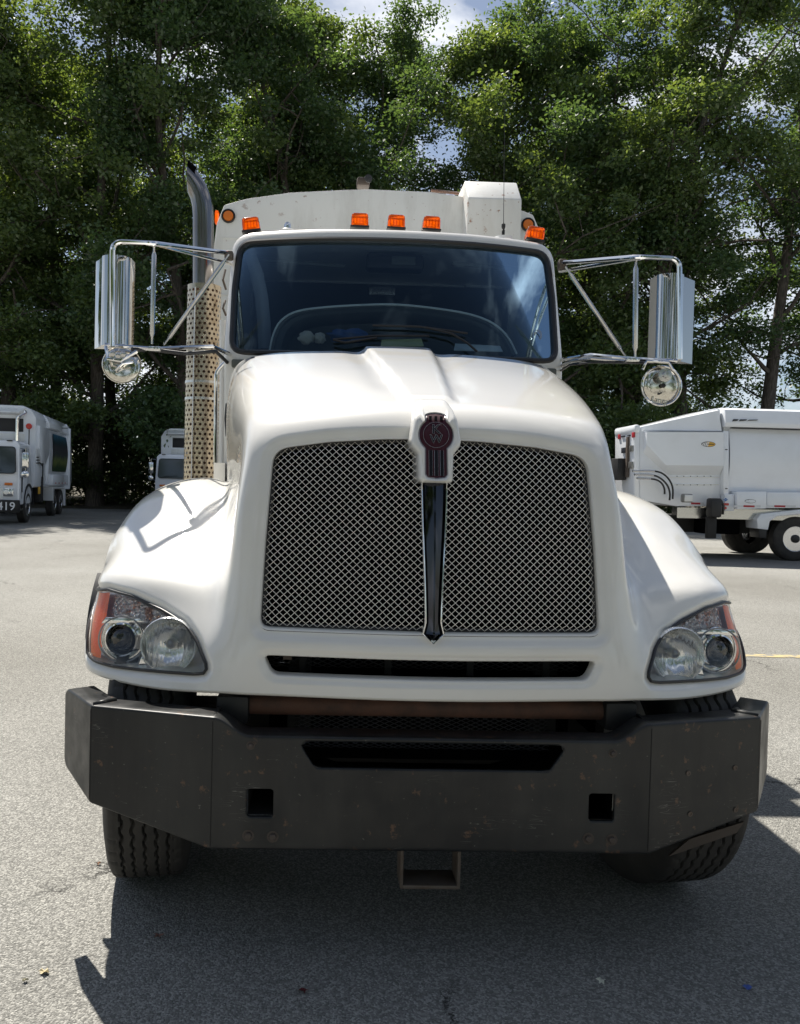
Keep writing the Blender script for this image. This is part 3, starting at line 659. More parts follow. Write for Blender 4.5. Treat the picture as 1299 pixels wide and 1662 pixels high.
# notch in the bottom edge between the fender feet
V, Fc, used = clip_mesh(D, grid_faces(NU, NV), phi)
hood_mb = MB(); hood_mb.v = [tuple(v) for v in V]; hood_mb.f = Fc
def ring_lip(mb, poly, depth, flare=.004, sinkd=0.0, n=None):
    P = np.array(poly); y = surf_y(P[:, 0], P[:, 1])+sinkd
    ls = []
    for (o, d) in ((.0006, 0), (-.25*flare, .15*flare), (-.7*flare, .6*flare), (-flare, 1.6*flare), (-flare, depth)):
        Q = offset_poly(P, o); ls.append([(Q[i, 0], y[i]+d, Q[i, 1]) for i in range(len(Q))])
    mb.loops(ls)
ring_lip(hood_mb, resample(GRILLE, 260), .06, .008, .0155); ring_lip(hood_mb, resample(LOWER, 160), .05, .006, .0078)
# skirt turned under along the bottom edge and down the rear of the fender
e0 = SF[0]; sk = []
for (dz, dy) in ((0, 0), (-.006, .002), (-.010, .008), (-.010, .05)):
    sk.append([(p[0]*(1-dy*0.15), p[1]+dy, p[2]+dz) for p in e0])
hood_mb.loops(sk, closed=False)
hood = part('hood', hood_mb, 'paint', smooth=50, fix=False)
# dark liner behind the fenders so that no sky shows through the openings
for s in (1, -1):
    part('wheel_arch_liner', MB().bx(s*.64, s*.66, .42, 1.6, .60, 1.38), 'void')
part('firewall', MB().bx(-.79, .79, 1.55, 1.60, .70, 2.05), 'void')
# ------------------------------------------------------------------ grille
xs = np.linspace(-.575, .575, 29); zs = np.linspace(.86, 1.67, 22); XX, ZZ = np.meshgrid(xs, zs); YY = surf_y(XX.ravel(), ZZ.ravel())
def basis(x, z): x2 = (x/.6)**2; q = (z-1.3)/.4; return np.column_stack([np.ones_like(x), x2, x2*x2, q, q*q, q**3, x2*q, x2*q*q, x2*x2*q])
cf = np.linalg.lstsq(basis(XX.ravel(), ZZ.ravel()), YY, rcond=None)[0]
def gy(x, z): return basis(np.atleast_1d(np.asarray(x, float)), np.atleast_1d(np.asarray(z, float))) @ cf
def wires(poly, x0, x1, z0, z1, px, pz, r, weave, yf, gap=None, n=4, sub=2):
    """two families of crossing diagonal wires cut to a polygon"""
    mb = MB()
    H = (z1-z0); run = H*px/pz
    for fam in (1, -1):
        k0 = int(math.floor((x0-run)/px))-1; k1 = int(math.ceil((x1+run)/px))+1
        for k in range(k0, k1+1):
            xa = k*px
            m = int(H/pz*2*sub)+1; tt = np.linspace(0, 1, m)
            x = xa+fam*run*tt; z = z0+H*tt
            ins = (sdf(poly, x, z) < -.001)
            if gap: ins &= (x*gap > .030)
            i = 0
            while i < m:
                if ins[i]:
                    j = i
                    while j+1 < m and ins[j+1]: j += 1
                    if j-i >= 1:
                        y = yf(x[i:j+1], z[i:j+1])
                        # edge of the screen rolls back towards the frame
                        e = -sdf(poly, x[i:j+1], z[i:j+1]); y = y+.022*(1-smooth01(e/.030))
                        off = np.array([weave*cos(pi*(q/sub))*(1 if fam > 0 else -1)*(1 if (k % 2) else -1) for q in range(i, j+1)])
                        mb.tube([(x[i+q], y[q]+off[q], z[i+q]) for q in range(j-i+1)], r, n, cap=False)
                    i = j+1
                else: i += 1
    return mb
grille = part('grille', MB().bx(-.62, .62, .44, .47, .84, 1.70), 'void')       # radiator core behind the screens
rad = MB()
for k in range(40): rad.bx(-.60, .60, .425, .438, .86+k*.0205, .866+k*.0205)
part('radiator_fins', rad, M['void'], grille)['kind'] = 'stuff'
for s in (-1, 1):
    hw = [(min(0, s)*.60, .99), (max(0, s)*.60, .99), (max(0, s)*.60, 1.70), (min(0, s)*.60, 1.70)]
    g_ = wires(offset_poly(resample(GRILLE, 200), -.006), -.61, .61, 1.0, 1.70, .0254, .0236, .00125, .0012, lambda x, z: gy(x, z)+.020, gap=s)
    o = part('wire_screen', g_, 'wire', grille, fix=False, smooth=180); tag(o, kind='stuff')
fr = MB(); P_ = resample(GRILLE, 200); Q_ = offset_poly(P_, -.010); yq = gy(Q_[:, 0], Q_[:, 1])
fr.tube([(Q_[i, 0], yq[i]+.048, Q_[i, 1]) for i in range(200)], .010, 6, closed=True); part('screen_frame', fr, 'black', grille)
lowm = wires([(-.56, .845), (.56, .845), (.56, .95), (-.56, .95)], -.56, .56, .845, .95, .036, .0165, .0016, 0, lambda x, z: x*0+.30, n=4, sub=1)
tag(part('lower_screen', lowm, 'darkwire', grille, fix=False), kind='stuff')
lb = MB()
for x in (-.43, -.13, .16, .43): lb.bx(x-.012, x+.012, .285, .296, .84, .96)
part('lower_strut', lb, 'chassis', grille)['kind'] = 'stuff'
lw = MB(); lw.bx(-.60, .60, .17, .44, .832, .838); lw.bx(-.60, .60, .18, .44, .965, .972); lw.bx(-.62, -.612, .36, .44, .83, 1.62); lw.bx(.612, .62, .36, .44, .83, 1.62)
part('radiator_shroud', lw, 'void', grille)['kind'] = 'stuff'
mt = MB(); mt.bx(-.495, -.465, .22, .224, .90, .94); part('mounting_tab', mt, 'hitchsteel', grille)

# centre bar
zt = at(704, 770, .08).z; ztip = at(703, 1048, .07).z; zf = at(703, 1032, .07).z
def barw(z):
    t_ = (zt-z)/(zt-zf)
    if z > zf: return .0455-.0165*smooth01(t_*0.98)**1.0 if t_ < .93 else .029+(t_-.93)/.07*.009
    return max(.001, .038*(z-ztip)/(zf-ztip))
ls = []; zz = list(np.linspace(zt, zf+.012, 22))+[zf+.006, zf, zf-.01, zf-.02, ztip]
for z in zz:
    w = float(barw(z)); y = float(gy(0, z)[0]); e = min(.007, w*.3); pr = .018 if z > zf else .018*(z-ztip)/(zf-ztip)+.002
    ls.append([(-w, y+.030, z), (-w, y-.006, z), (-w+e*.4, y-.010, z), (-w+e, y-.008, z), (-w*.72, y-.002, z), (-w*.30, y-pr*.65, z), (-w*.08, y-pr, z), (w*.08, y-pr, z), (w*.30, y-pr*.65, z), (w*.72, y-.002, z), (w-e, y-.008, z), (w-e*.4, y-.010, z), (w, y-.006, z), (w, y+.030, z)])
bar = MB().loops(ls, closed=True, cap0=True, cap1=True); cbar = part('centre_bar', bar, 'chrome', grille, smooth=28)
ins = MB().loops([[(p[0]*1.0, p[1]-.0015, p[2]) for p in l[3:11]] for l in ls[:-1]], closed=False); part('bar_dark_reflection', ins, 'dark_reflection', cbar, smooth=28)  # face coloured dark where the bar mirrors dark surroundings

# badge
BC = at(705.5, 706, .17).z
def by(z): return .168+.26*(z-BC)+1.1*max(0, z-BC-.055)**1.0
rows = [(641, 20), (645, 25), (660, 32), (680, 36.5), (700, 40), (716, 42), (724, 40), (737, 29.5), (760, 28.5), (779, 28), (784, 24)]
hwz = [(at(705, y, .16).z, w*.00203) for y, w in rows]
ho = [(w, z) for z, w in hwz]+[(-w, z) for z, w in hwz[::-1]]
ho = resample(rounded(ho, .012, 4), 120)
bo = [(.036, BC-.0455)]
a0 = math.asin(.0455/.058); 
bo = [(.0365, BC-.132), (.0365, BC-.0455)]+[(.058*cos(a), BC+.058*sin(a)) for a in np.linspace(-a0, a0, 22)]+[(.035, BC+.0455), (.033, BC+.068), (.018, BC+.074), (0, BC+.076), (-.018, BC+.074), (-.033, BC+.068), (-.035, BC+.0455)]
bo += [(-.058*cos(a), BC+.058*sin(a)) for a in np.linspace(a0, -a0, 22)]+[(-.0365, BC-.0455), (-.0365, BC-.132), (-.030, BC-.142), (0, BC-.146), (.030, BC-.142)]
bo = resample(bo, 120)
# start both outlines at the bottom centre, same direction
def roll_start(P):
    P = np.asarray(P); A = np.sum(P[:, 0]*np.roll(P[:, 1], -1)-np.roll(P[:, 0], -1)*P[:, 1])
    if A < 0: P = P[::-1]
    k = np.argmin(np.abs(P[:, 0])*3+P[:, 1]); return np.roll(P, -k, 0)
ho, bo = roll_start(ho), roll_start(bo)
def lp(P, d): return [(p[0], by(p[1])+d, p[1]) for p in P]
hm = MB(); mid = ho*.5+bo*.5
hm.loops([[(p[0]*1.04, by(p[1])+.16, p[1]-.004) for p in ho], [(p[0]*1.02, by(p[1])+.02, p[1]) for p in ho], lp(offset_poly(ho, -.001), .004), lp(offset_poly(ho, -.005), -.006), lp(mid, -.012), lp(offset_poly(bo, .004), -.010), lp(offset_poly(bo, .001), -.004), lp(bo, .006)])
badge = part('badge_housing', hm, 'paint', smooth=60)
em = MB(); ctr = np.array([0, BC]); em.loops([lp(bo, .004), lp(bo, -.001), lp(offset_poly(bo, -.004), -.004), [(p[0]*.5, by((p[1]-BC)*.5+BC)-.004, (p[1]-BC)*.5+BC) for p in offset_poly(bo, -.004)], [(p[0]*.02, by(BC)-.004, BC) for p in bo]])
part('badge_enamel', em, 'enamel', badge, smooth=40)
rm_ = MB().tube(lp(offset_poly(bo, -.001), -.003), .0014, 6, closed=True); part('badge_rim', rm_, 'badge_rim', badge)
rm_ = MB().tube([(.043*cos(a), by(BC+.043*sin(a))-.005, BC+.043*sin(a)) for a in np.linspace(0, 2*pi, 49)[:-1]], .0009, 5, closed=True); part('badge_ring', rm_, 'badge_rim', badge)
for x in (-.0185, 0, .0185):
    o = part('badge_stripe', MB().add([(x-.0055, by(BC-.052)-.0062, BC-.052), (x+.0055, by(BC-.052)-.0062, BC-.052), (x+.0055, by(BC-.137)-.0062, BC-.137), (x-.0055, by(BC-.137)-.0062, BC-.137)], [(0, 1, 2, 3)]), 'enamel_dark', badge)
    for e in (-.0058, .0058):
        part('badge_line', MB().tube([(x+e, by(BC-.052)-.0055, BC-.052), (x+e, by(BC-.137)-.0055, BC-.137)], .0011, 4), 'badge_rim', badge)
    part('badge_window', MB().prism([(x-.0045, BC+.050), (x+.0045, BC+.050), (x+.0045, BC+.064), (x-.0045, BC+.064)], by(BC+.057)-.0062, by(BC+.057)+.002), 'enamel_dark', badge)
tl_ = math.atan(.26)
for ch, dz, sz in (('K', .018, .046), ('W', -.015, .040)):
    for nm, mm, bo_, oy in (('letter_outline', 'badge_rim', .0011, 0), ('letter', 'enamel_dark', 0, -.0008)):
        lettering(nm, ch, sz, (0, by(BC+dz)-.0075+oy, BC+dz), (pi/2-tl_, 0, 0), M[mm], badge, .0005, bo_)

# ------------------------------------------------------------------ headlamps (right one, and its mirror image)
Gf = grid_faces(NU, NV)
xl1 = abs(at(177, 966, .5).x); xl0 = abs(at(166, 1072, .42).x)
def xline(z): return xl0+(xl1-xl0)*(z-.87)/.2
cp = at(203, 1034, .40); ch = at(275, 1046, .29)
zline0 = at(205, 1003, .40)
for s in (1, -1):
    def pr(name, mb, m, parent, smooth=35, fix=True):
        if s < 0: mb = mb.mirrored()
        return part(name, mb, m, parent, smooth, fix)
    O = np.array(HLO); yO = surf_y(O[:, 0], O[:, 1])
    hs_ = MB(); cen = O.mean(0)
    def lo(k, d, flat=0): 
        Q = cen+(O-cen)*k; yq = surf_y(Q[:, 0], Q[:, 1]); yc = sy(*cen)
        return [(Q[i, 0], yq[i]*(1-flat)+(yc+.03)*flat+d, Q[i, 1]) for i in range(len(Q))]
    hs_.loops([lo(.99, .014), lo(.97, .045, .1), lo(.95, .080, .2), lo(.6, .095, .3), lo(.25, .095, .3), lo(.01, .095, .3)])
    lamp = pr('headlight', hs_, 'reflector', truck, 50)
    ga = MB().tube(lo(1.003, .008), .0055, 8, closed=True); pr('lamp_gasket', ga, 'gasket', lamp)
    # clear lens cut from the same curved surface as the fender
    for nm, dep, f2, m in (('lamp_lens', .006, None, 'lens'), ('reflex_reflector', .013, lambda P: np.minimum(P[:, 0]-xline(P[:, 2]), P[:, 2]-.86), 'lamp_reflex'),
                           ('turn_signal', .026, lambda P: np.minimum(P[:, 2]-(zline0.z+.012-(1.16-P[:, 0])*.05), xline(P[:, 2])-.012-P[:, 0]), 'signal_back')):
        ph = -fH1-.002
        if f2 is not None: ph = np.minimum(ph-.004, f2(SF.reshape(-1, 3)))
        ph[~front] = -1
        Vn, Fn, _ = clip_mesh(SF.reshape(-1, 3)-Nf*dep, Gf, ph)
        mb = MB(); mb.v = [tuple(v) for v in Vn]; mb.f = Fn; pr(nm, mb, m, lamp, 180, False)
    y0 = sy(abs(cp.x), cp.z)+.036
    c = (abs(cp.x), y0, cp.z); ax = (.12, -1, 0.02)
    pb = MB().lathe(c, ax, [(.086, -.03), (.084, -.004), (.078, .006), (.073, .000), (.070, -.008), (.064, .004), (.060, .018), (.055, .020), (.051, .010), (.050, -.01), (.046, -.02)], 48, caps=False)
    pj = pr('projector_bezel', pb, 'chrome', lamp, 50)
    pr('projector_lens', MB().lathe(c, ax, [(.0465, -.012), (.044, .006), (.035, .018), (.020, .026), (.0001, .029)], 32), 'projector', pj, 60)
    pr('projector_shade', MB().lathe(c, ax, [(.0495, -.018), (.0001, -.030)], 24), 'lampgrey', pj, 60)
    pr('trim_ring', MB().tube([Vector(c)+Vector((.082*cos(a), -.012-.0*cos(a), .082*sin(a))) for a in np.linspace(0, 2*pi, 41)[:-1]], .003, 6, closed=True), 'lampgrey', lamp)
    y1 = sy(abs(ch.x), ch.z)+.026; c = (abs(ch.x), y1, ch.z); ax = (.10, -1, .02)
    bw = MB().lathe(c, ax, [(.099, -.012), (.099, .006), (.096, .010), (.093, .006), (.090, -.004), (.078, -.020), (.060, -.036), (.038, -.046), (.018, -.049)], 48, caps=False)
    hb = pr('high_beam_bowl', bw, 'bowl', lamp, 50)
    pr('bulb_cap', MB().lathe(c, ax, [(.0001, -.050), (.020, -.050), (.019, -.030), (.016, -.020), (.008, -.014), (.0001, -.012)], 20), 'lampgrey', hb, 60)
    pr('bulb_bracket', MB().tube([Vector(c)+Vector((-.03, .062, .0)), Vector(c)+Vector((-.016, .03, .002)), Vector(c)+Vector((.018, .03, -.004)), Vector(c)+Vector((.03, .062, 0))], .003, 6), 'chrome', hb)
    # bridge between the two lamps and the small facets below them
    xb = (abs(cp.x)+abs(ch.x))/2
    pr('lamp_facet', MB().prism([(xb-.022, cp.z-.105), (xb+.03, cp.z-.108), (xb+.008, cp.z-.045)], sy(xb, cp.z)+.022, sy(xb, cp.z)+.05, bev=.003), 'chrome', lamp)
    pr('lamp_facet', MB().prism([(abs(cp.x)-.06, cp.z+.078), (abs(cp.x)+.06, cp.z+.078), (abs(cp.x)+.075, cp.z+.055), (abs(cp.x)-.09, cp.z+.058)], sy(abs(cp.x), cp.z)+.024, sy(abs(cp.x), cp.z)+.045, bev=.004), 'chrome', lamp)

# ------------------------------------------------------------------ bumper
def path(pts, r=.02, step=.012):
    P = rounded_open(pts, r); return P
def rounded_open(pts, r, seg=6):
    out = [np.array(pts[0], float)]
    for i in range(1, len(pts)-1):
        p = np.array(pts[i], float); a = np.array(pts[i-1], float)-p; b2 = np.array(pts[i+1], float)-p; a /= np.linalg.norm(a); b2 /= np.linalg.norm(b2)
        for k in range(seg+1):
            q = k/seg; out.append(p+a*r*(1-q)**2+b2*r*q*q)
    out.append(np.array(pts[-1], float)); return np.array(out)
half = [(0, .03), (.702, .03), (1.117, .135), (1.272, .350)]
pl = [(-x, y) for x, y in half[::-1]][:-1]+half
Pp = rounded_open(pl, .005, 3)
dd = np.r_[0, np.cumsum(np.linalg.norm(np.diff(Pp, axis=0), axis=1))]; nS = 330
ss = np.linspace(0, dd[-1], nS); ss = np.unique(np.sort(np.r_[ss, dd])); nS = len(ss)
Pp = np.column_stack([np.interp(ss, dd, Pp[:, 0]), np.interp(ss, dd, Pp[:, 1])])
tg = np.gradient(Pp, axis=0); tg /= np.linalg.norm(tg, axis=1)[:, None]; nb_ = np.column_stack([-tg[:, 1], tg[:, 0]])   # towards the truck
def ztop(x): x = abs(x); return .698+.058*smooth01((x-.585)/.115)
def zbot(x):
    x = abs(x)
    if x < .71: return .333
    if x < 1.115: return .333+(x-.71)/.405*.099
    return .432+(x-1.115)/.157*.046
rowsB = [(-1, .055), (-1, .012), (-1, .0045), (-1, .0012), (0, 0)]
nv = 46; Rr = .007
V_ = []
for j in range(-4, nv+5):
    row = []
    for i in range(nS):
        x, y = Pp[i]; zt_, zb_ = ztop(x), zbot(x)
        # round the outer corners of the wing tips
        e = max(0, .03-(min(ss[i], ss[-1]-ss[i])))/.03; zt_ -= .018*e*e; zb_ += .02*e*e
        if j < 0:
            a = {-1: pi/6, -2: pi/3, -3: pi/2}.get(j); off = Rr*(1-cos(a)) if a else Rr+.03; z = zb_+Rr-Rr*sin(a) if a else zb_
            if a: off = Rr-Rr*cos(a)
        elif j > nv:
            k = j-nv; a = {1: pi/6, 2: pi/3, 3: pi/2}.get(k); off = Rr-Rr*cos(a) if a else Rr+.085; z = zt_-Rr+Rr*sin(a) if a else zt_
        else: off = 0; z = zb_+Rr+(zt_-zb_-2*Rr)*j/nv
        row.append((x+nb_[i, 0]*off, y+nb_[i, 1]*off, z))
    V_ += row
V_ = np.array(V_); nV = nv+9
SLOT = rounded([(-.352, .592), (.352, .592), (.405, .622), (.424, .664), (.405, .682), (-.405, .682), (-.424, .664), (-.405, .622)], .012, 4)
SLOT = rounded([(-.378, .598), (.378, .598), (.425, .670), (.412, .684), (-.412, .684), (-.425, .670)], [.02, .02, .012, .012, .012, .012], 5)
def sq(cx, cz, w, h): return rounded([(cx-w/2, cz-h/2), (cx+w/2, cz-h/2), (cx+w/2, cz+h/2), (cx-w/2, cz+h/2)], .012, 5)
HOLES = [SLOT, sq(-.548, .484, .086, .092), sq(.548, .484, .086, .092)]
fr_ = (np.abs(V_[:, 0]) < .69) & (V_[:, 1] < .0305)
ph = np.full(len(V_), 1.0)
for h in HOLES: ph[fr_] = np.minimum(ph[fr_], sdf(h, V_[fr_, 0], V_[fr_, 2]))
cx = [(x, z) for (x, z) in ((at(1117, 1255, .08).x, at(1117, 1255, .08).z), (at(1193, 1246, .10).x, at(1193, 1246, .10).z), (at(1120, 1321, .08).x, at(1120, 1321, .08).z), (at(1194, 1314, .10).x, at(1194, 1314, .10).z))]
Vb, Fb, _ = clip_mesh(V_, grid_faces(nS, nV), ph)
bm_ = MB(); bm_.v = [tuple(v) for v in Vb]; bm_.f = Fb
for h in HOLES:
    P = resample(h, 72); bm_.loops([[(p[0], .0301, p[1]) for p in offset_poly(P, .0004)], [(p[0], .032, p[1]) for p in offset_poly(P, -.0012)], [(p[0], .042, p[1]) for p in offset_poly(P, -.0015)]])
bumper = part('bumper', bm_, 'bumper', smooth=40, fix=False)
so_ = bumper.modifiers.new('thickness', 'SOLIDIFY'); so_.thickness = .008; so_.offset = -1
for s in (-1, 1):
    part('fold_seam', MB().tube([(s*.703, .0305, .345), (s*.703, .0305, .742)], .0018, 5), 'seam', bumper)
    part('fold_seam', MB().tube([(s*1.118, .1345, .445), (s*1.118, .1345, .745)], .0012, 5), 'black', bumper)
def boltat(px, py, Y=.03, r=.013):
    p = at(px, py, Y); mb = MB().lathe((p.x, Y+.002, p.z), (0, -1, 0), [(r*1.25, 0), (r*1.25, .003)], 20); mb.lathe((p.x, Y+.002, p.z), (0, -1, 0), [(r*.8, .003), (r*.8, .010), (r*.6, .012), (.0001, .012)], 6)
    return part('bolt', mb, 'boltsteel', bumper)
for q in ((403, 1356), (443, 1358), (955, 1361), (993, 1363)): boltat(*q, r=.015)
for q in ((407, 1210), (995, 1223)): boltat(*q, r=.011)
for q, Yq in (((1117, 1255), .0), ((1193, 1246), 0), ((1120, 1321), 0), ((1194, 1314), 0)):
    Yq = .08
    for _ in range(5):
        p = at(*q, Yq); Yq = .03+(p.x-.702)*.105/.415
    n_ = Vector((.095, -.415, 0)).normalized()*1.0
    n_ = Vector((.245, -.969, 0))
    part('screw_hole', MB().lathe(p+n_*.001, n_, [(.0085, -.004), (.0085, .002), (.005, .002), (.005, .0005), (.0001, .0005)], 14), 'hitchsteel', bumper)
part('square_tube', MB().loops([[(-.548+a*.04, y, .484+c2*.043) for a, c2 in ((-1, -1), (1, -1), (1, 1), (-1, 1))] for y in (.045, .30)], cap1=True), 'chassis', bumper, None)
part('square_tube', MB().loops([[(.548+a*.04, y, .484+c2*.043) for a, c2 in ((-1, -1), (1, -1), (1, 1), (-1, 1))] for y in (.045, .30)], cap1=True), 'void', bumper, None)
sl = wires([(-.46, .56), (.46, .56), (.46, .79), (-.46, .79)], -.46, .46, .56, .79, .034, .0145, .0015, 0, lambda x, z: x*0+.30, n=4, sub=1)
tag(part('air_intake_mesh', sl, 'darkwire', bumper, fix=False), kind='stuff')
# receiver hitch below the bumper
hq = [at(x, y, .10) for x, y in ((650, 1384), (748, 1384), (748, 1440), (650, 1440))]
x0, x1 = hq[0].x, hq[1].x; zb_ = hq[3].z; zt_ = .345
rh = MB()
rh.bx(x0, x0+.011, .09, .20, zb_, zt_, bev=.003); rh.bx(x1-.011, x1, .09, .20, zb_, zt_, bev=.003); rh.bx(x0+.002, x1-.002, .091, .199, zb_-.002, zb_+.011, bev=.003)
rh.bx(x0+.005, x0+.055, .093, .19, zt_-.020, zt_-.012); rh.bx(x1-.055, x1-.005, .093, .19, zt_-.020, zt_-.012)
part('tow_hitch', rh, 'hitchsteel')
q = [(at(x, y, .19).x, at(x, y, .19).z) for x, y in ((1086, 1390), (1196, 1352), (1208, 1334), (1120, 1362))]
part('wing_stay', MB().prism(q, .19, .20), 'boltsteel', bumper)
# torsion tube and brackets under the hood
zc = at(700, 1150, .22).z
tt_ = part('cross_tube', MB().cyl((-.70, .24, zc), (.70, .24, zc), .034, 24), 'rust')
for x in (-.66, .665):
    part('tube_bracket', MB().bx(x-.055, x+.055, .185, .30, zc-.058, zc+.040, bev=.012), 'black', tt_)
    for e in (-.03, .03): part('bolt', MB().lathe((x+e, .185, zc-.045), (0, -1, 0), [(.007, 0), (.007, .006), (.0001, .006)], 6), 'chassis', tt_)
# ------------------------------------------------------------------ chassis, wheels
ch_ = MB()
for s in (-1, 1): ch_.bx(s*.40, s*.48, .32, 9.2, .62, .88)
part('frame_rail', ch_, 'chassis')['kind'] = 'stuff'
ch_ = MB(); ch_.bx(-.38, .38, .50, 1.55, .42, 1.30, bev=.08); part('engine', ch_, 'chassis')
part('intake_backing', MB().bx(-.55, .55, .40, .42, .50, .81), 'void'); part('sun_block_plate', MB().bx(-.66, .66, .45, 1.5, .38, .40), 'chassis')  # backing hides lit asphalt; plate below is added to block sun
ch_ = MB(); ch_.bx(-.95, .95, .80, .94, .46, .58, bev=.03); part('front_axle', ch_, 'chassis')
def tyre_mesh():
    nA, prof = 300, []
    R0, Wd = .505, .142
    P = [(.285, -.10), (.30, -.125), (.36, -.146), (.43, -.148), (.475, -.137), (.494, -.126)]
    ws = np.linspace(-.120, .120, 81)
    for r, w in P: prof.append((r, w, 0))
    for w in ws: prof.append((R0-.10*w*w-.6*max(0, abs(w)-.105)**1.2, w, 1))
    for r, w in P[::-1]: prof.append((r, -w, 0))
    vs = []; gr = [-.078, -.040, 0.0, .040, .078]
    for a in range(nA):
        th = 2*pi*a/nA
        for r, w, k in prof:
            d = 0
            if k:
                for g0 in gr:
                    q = abs(w-(g0+.0045*sin(th*52))); d = max(d, .014*(1-smooth01((q-.0028)/.002)))
                q = abs(((th*52/(2*pi)) % 1)-.5)
                if abs(w) > .095 and q < .05: d = max(d, .005)
            vs.append(((r-d)*cos(th), w, (r-d)*sin(th)))
    n = len(prof); fs = [(a*n+i, a*n+i+1, ((a+1) % nA)*n+i+1, ((a+1) % nA)*n+i) for a in range(nA) for i in range(n-1)]
    mb = MB(); mb.v = [(v[1], v[0], v[2]) for v in vs]; mb.f = fs; return mb.mesh('tyre', M['rubber'], 40)
TY = tyre_mesh()
for s in (-1, 1):
    part('sun_block_upper', MB().bx(s*.62, s*1.22, 1.72, 2.35, 1.03, 1.46, bev=.03), 'chassis'); part('sun_block_lower', MB().bx(s*.62, s*1.20, 1.78, 3.05, .38, 1.02, bev=.03), 'chassis'); part('cab_side_skirt', MB().bx(s*.90, s*.96, 1.70, 3.2, .95, 1.6), 'paint')  # upper and lower boxes added unseen to block sun behind the fender
RIM = MB().lathe((0, 0, 0), (1, 0, 0), [(.0001, .05), (.10, .05), (.11, .02), (.20, .01), (.24, .06), (.285, .10), (.295, .10), (.285, .0), (.285, -.10)], 40).mesh('rim', M['paint_old'], 40)
WY = .69
for s in (-1, 1):
    w = inst('front_wheel', TY, truck, (1.02*s if s < 0 else .95, WY, .47), (0, 0, radians(8)))
    inst('rim', RIM, w, (0, 0, 0), (0, 0, 0 if s > 0 else pi))
for yk in (6.1, 7.5):
    for s in (-1, 1):
        for q in (.90, 1.20): inst('rear_wheel', TY, truck, (s*q-s*.06, yk, .47))
# black wheel arch trim seen outside the left fender
fl = at(112, 1082, .72); 
for s in (-1, 1):
    pts = []
    for k in range(15):
        a = pi*(k/14)*.27
        pts.append((s*1.292, 1.08-.46*cos(a), .80+.42*sin(a)))
    ls = []
    for p in pts: ls.append([(p[0]-s*.05, p[1], p[2]), (p[0], p[1]+.004, p[2]), (p[0], p[1]+.016, p[2]-.004), (p[0]-s*.05, p[1]+.014, p[2]-.004)])
    part('fender_flare', MB().loops(ls, cap0=True, cap1=True), 'black', smooth=50)
for nm, (px, py, Y) in (('bracket', (220, 1135, .42)),):
    p = at(px, py, Y); part('bumper_bracket', MB().bx(p.x-.025, p.x+.03, Y, Y+.10, p.z-.05, p.z+.05, bev=.01).lathe((p.x-.03, Y, p.z-.01), (0, -1, 0), [(.02, 0), (.02, .02), (.0001, .02)], 6), 'hitchsteel')
# ------------------------------------------------------------------ cab
def yw(x, z, k=1.0):
    x = abs(x); return 1.775+.12*(min(x, .95)/.9)**2.4+.34*(max(z, 2.2)-2.2)
WS = rounded([(-.905, 2.215), (0, 2.19), (.905, 2.215), (.912, 2.60), (.895, 2.884), (.45, 2.890), (0, 2.892), (-.45, 2.890), (-.895, 2.884), (-.912, 2.60)], [.085, 0, .085, 0, .085, 0, 0, 0, .085, 0], 8)
CB = rounded([(-.937, 1.45), (0, 1.44), (.940, 1.45), (.955, 2.30), (.948, 2.956), (.45, 2.968), (0, 2.971), (-.45, 2.968), (-.948, 2.956), (-.955, 2.30)], [.02, 0, .02, 0, .13, 0, 0, 0, .13, 0], 8)
def polar(poly, c, n=160):
    """resample a star-shaped outline at equal angles about c"""
    P = resample(poly, 1400); a = np.arctan2(P[:, 1]-c[1], P[:, 0]-c[0]); o = np.argsort(a); a = a[o]; P = P[o]
    t_ = np.linspace(-pi, pi, n+1)[:-1]
    a2 = np.r_[a-2*pi, a, a+2*pi]; P2 = np.vstack([P, P, P]); return np.column_stack([np.interp(t_, a2, P2[:, 0]), np.interp(t_, a2, P2[:, 1])])
c0 = (0, 2.5); Wp = polar(WS, c0, 240); Cp = polar(CB, c0, 240)
def l3(P, d=0.0, yf=None): return [(p[0], (yw(p[0], p[1]) if yf is None else yf)+d, p[1]) for p in P]
cab = MB()
cab.loops([l3(Wp, .03), l3(Wp, -.004), l3(Wp*.75+Cp*.25, -.010), l3(offset_poly(Cp, -.022), .000), l3(offset_poly(Cp, -.008), .008), l3(offset_poly(Cp, -.0015), .024), l3(Cp, .05), [(p[0], max(2.2, yw(p[0], p[1])+.06), p[1]) for p in Cp], [(p[0], 2.9, p[1]+.02*(p[1] > 2.8)) for p in Cp], [(p[0], 3.30, p[1]+.02*(p[1] > 2.8)) for p in Cp]], cap1=True)
part('cab', cab, 'paint', smooth=40)
gs = MB().tube(l3(resample(WS, 200), -.004), .017, 8, closed=True); part('windshield_gasket', gs, 'gasket')
# windscreen: fan of rings so that it follows the curve
wl = MB(); wl.loops([l3(np.array(c0)+(Wp-np.array(c0))*k, .006) for k in (1, .9, .8, .68, .55, .42, .3, .18, .08, .001)]); part('windshield', wl, 'windshield', smooth=180)
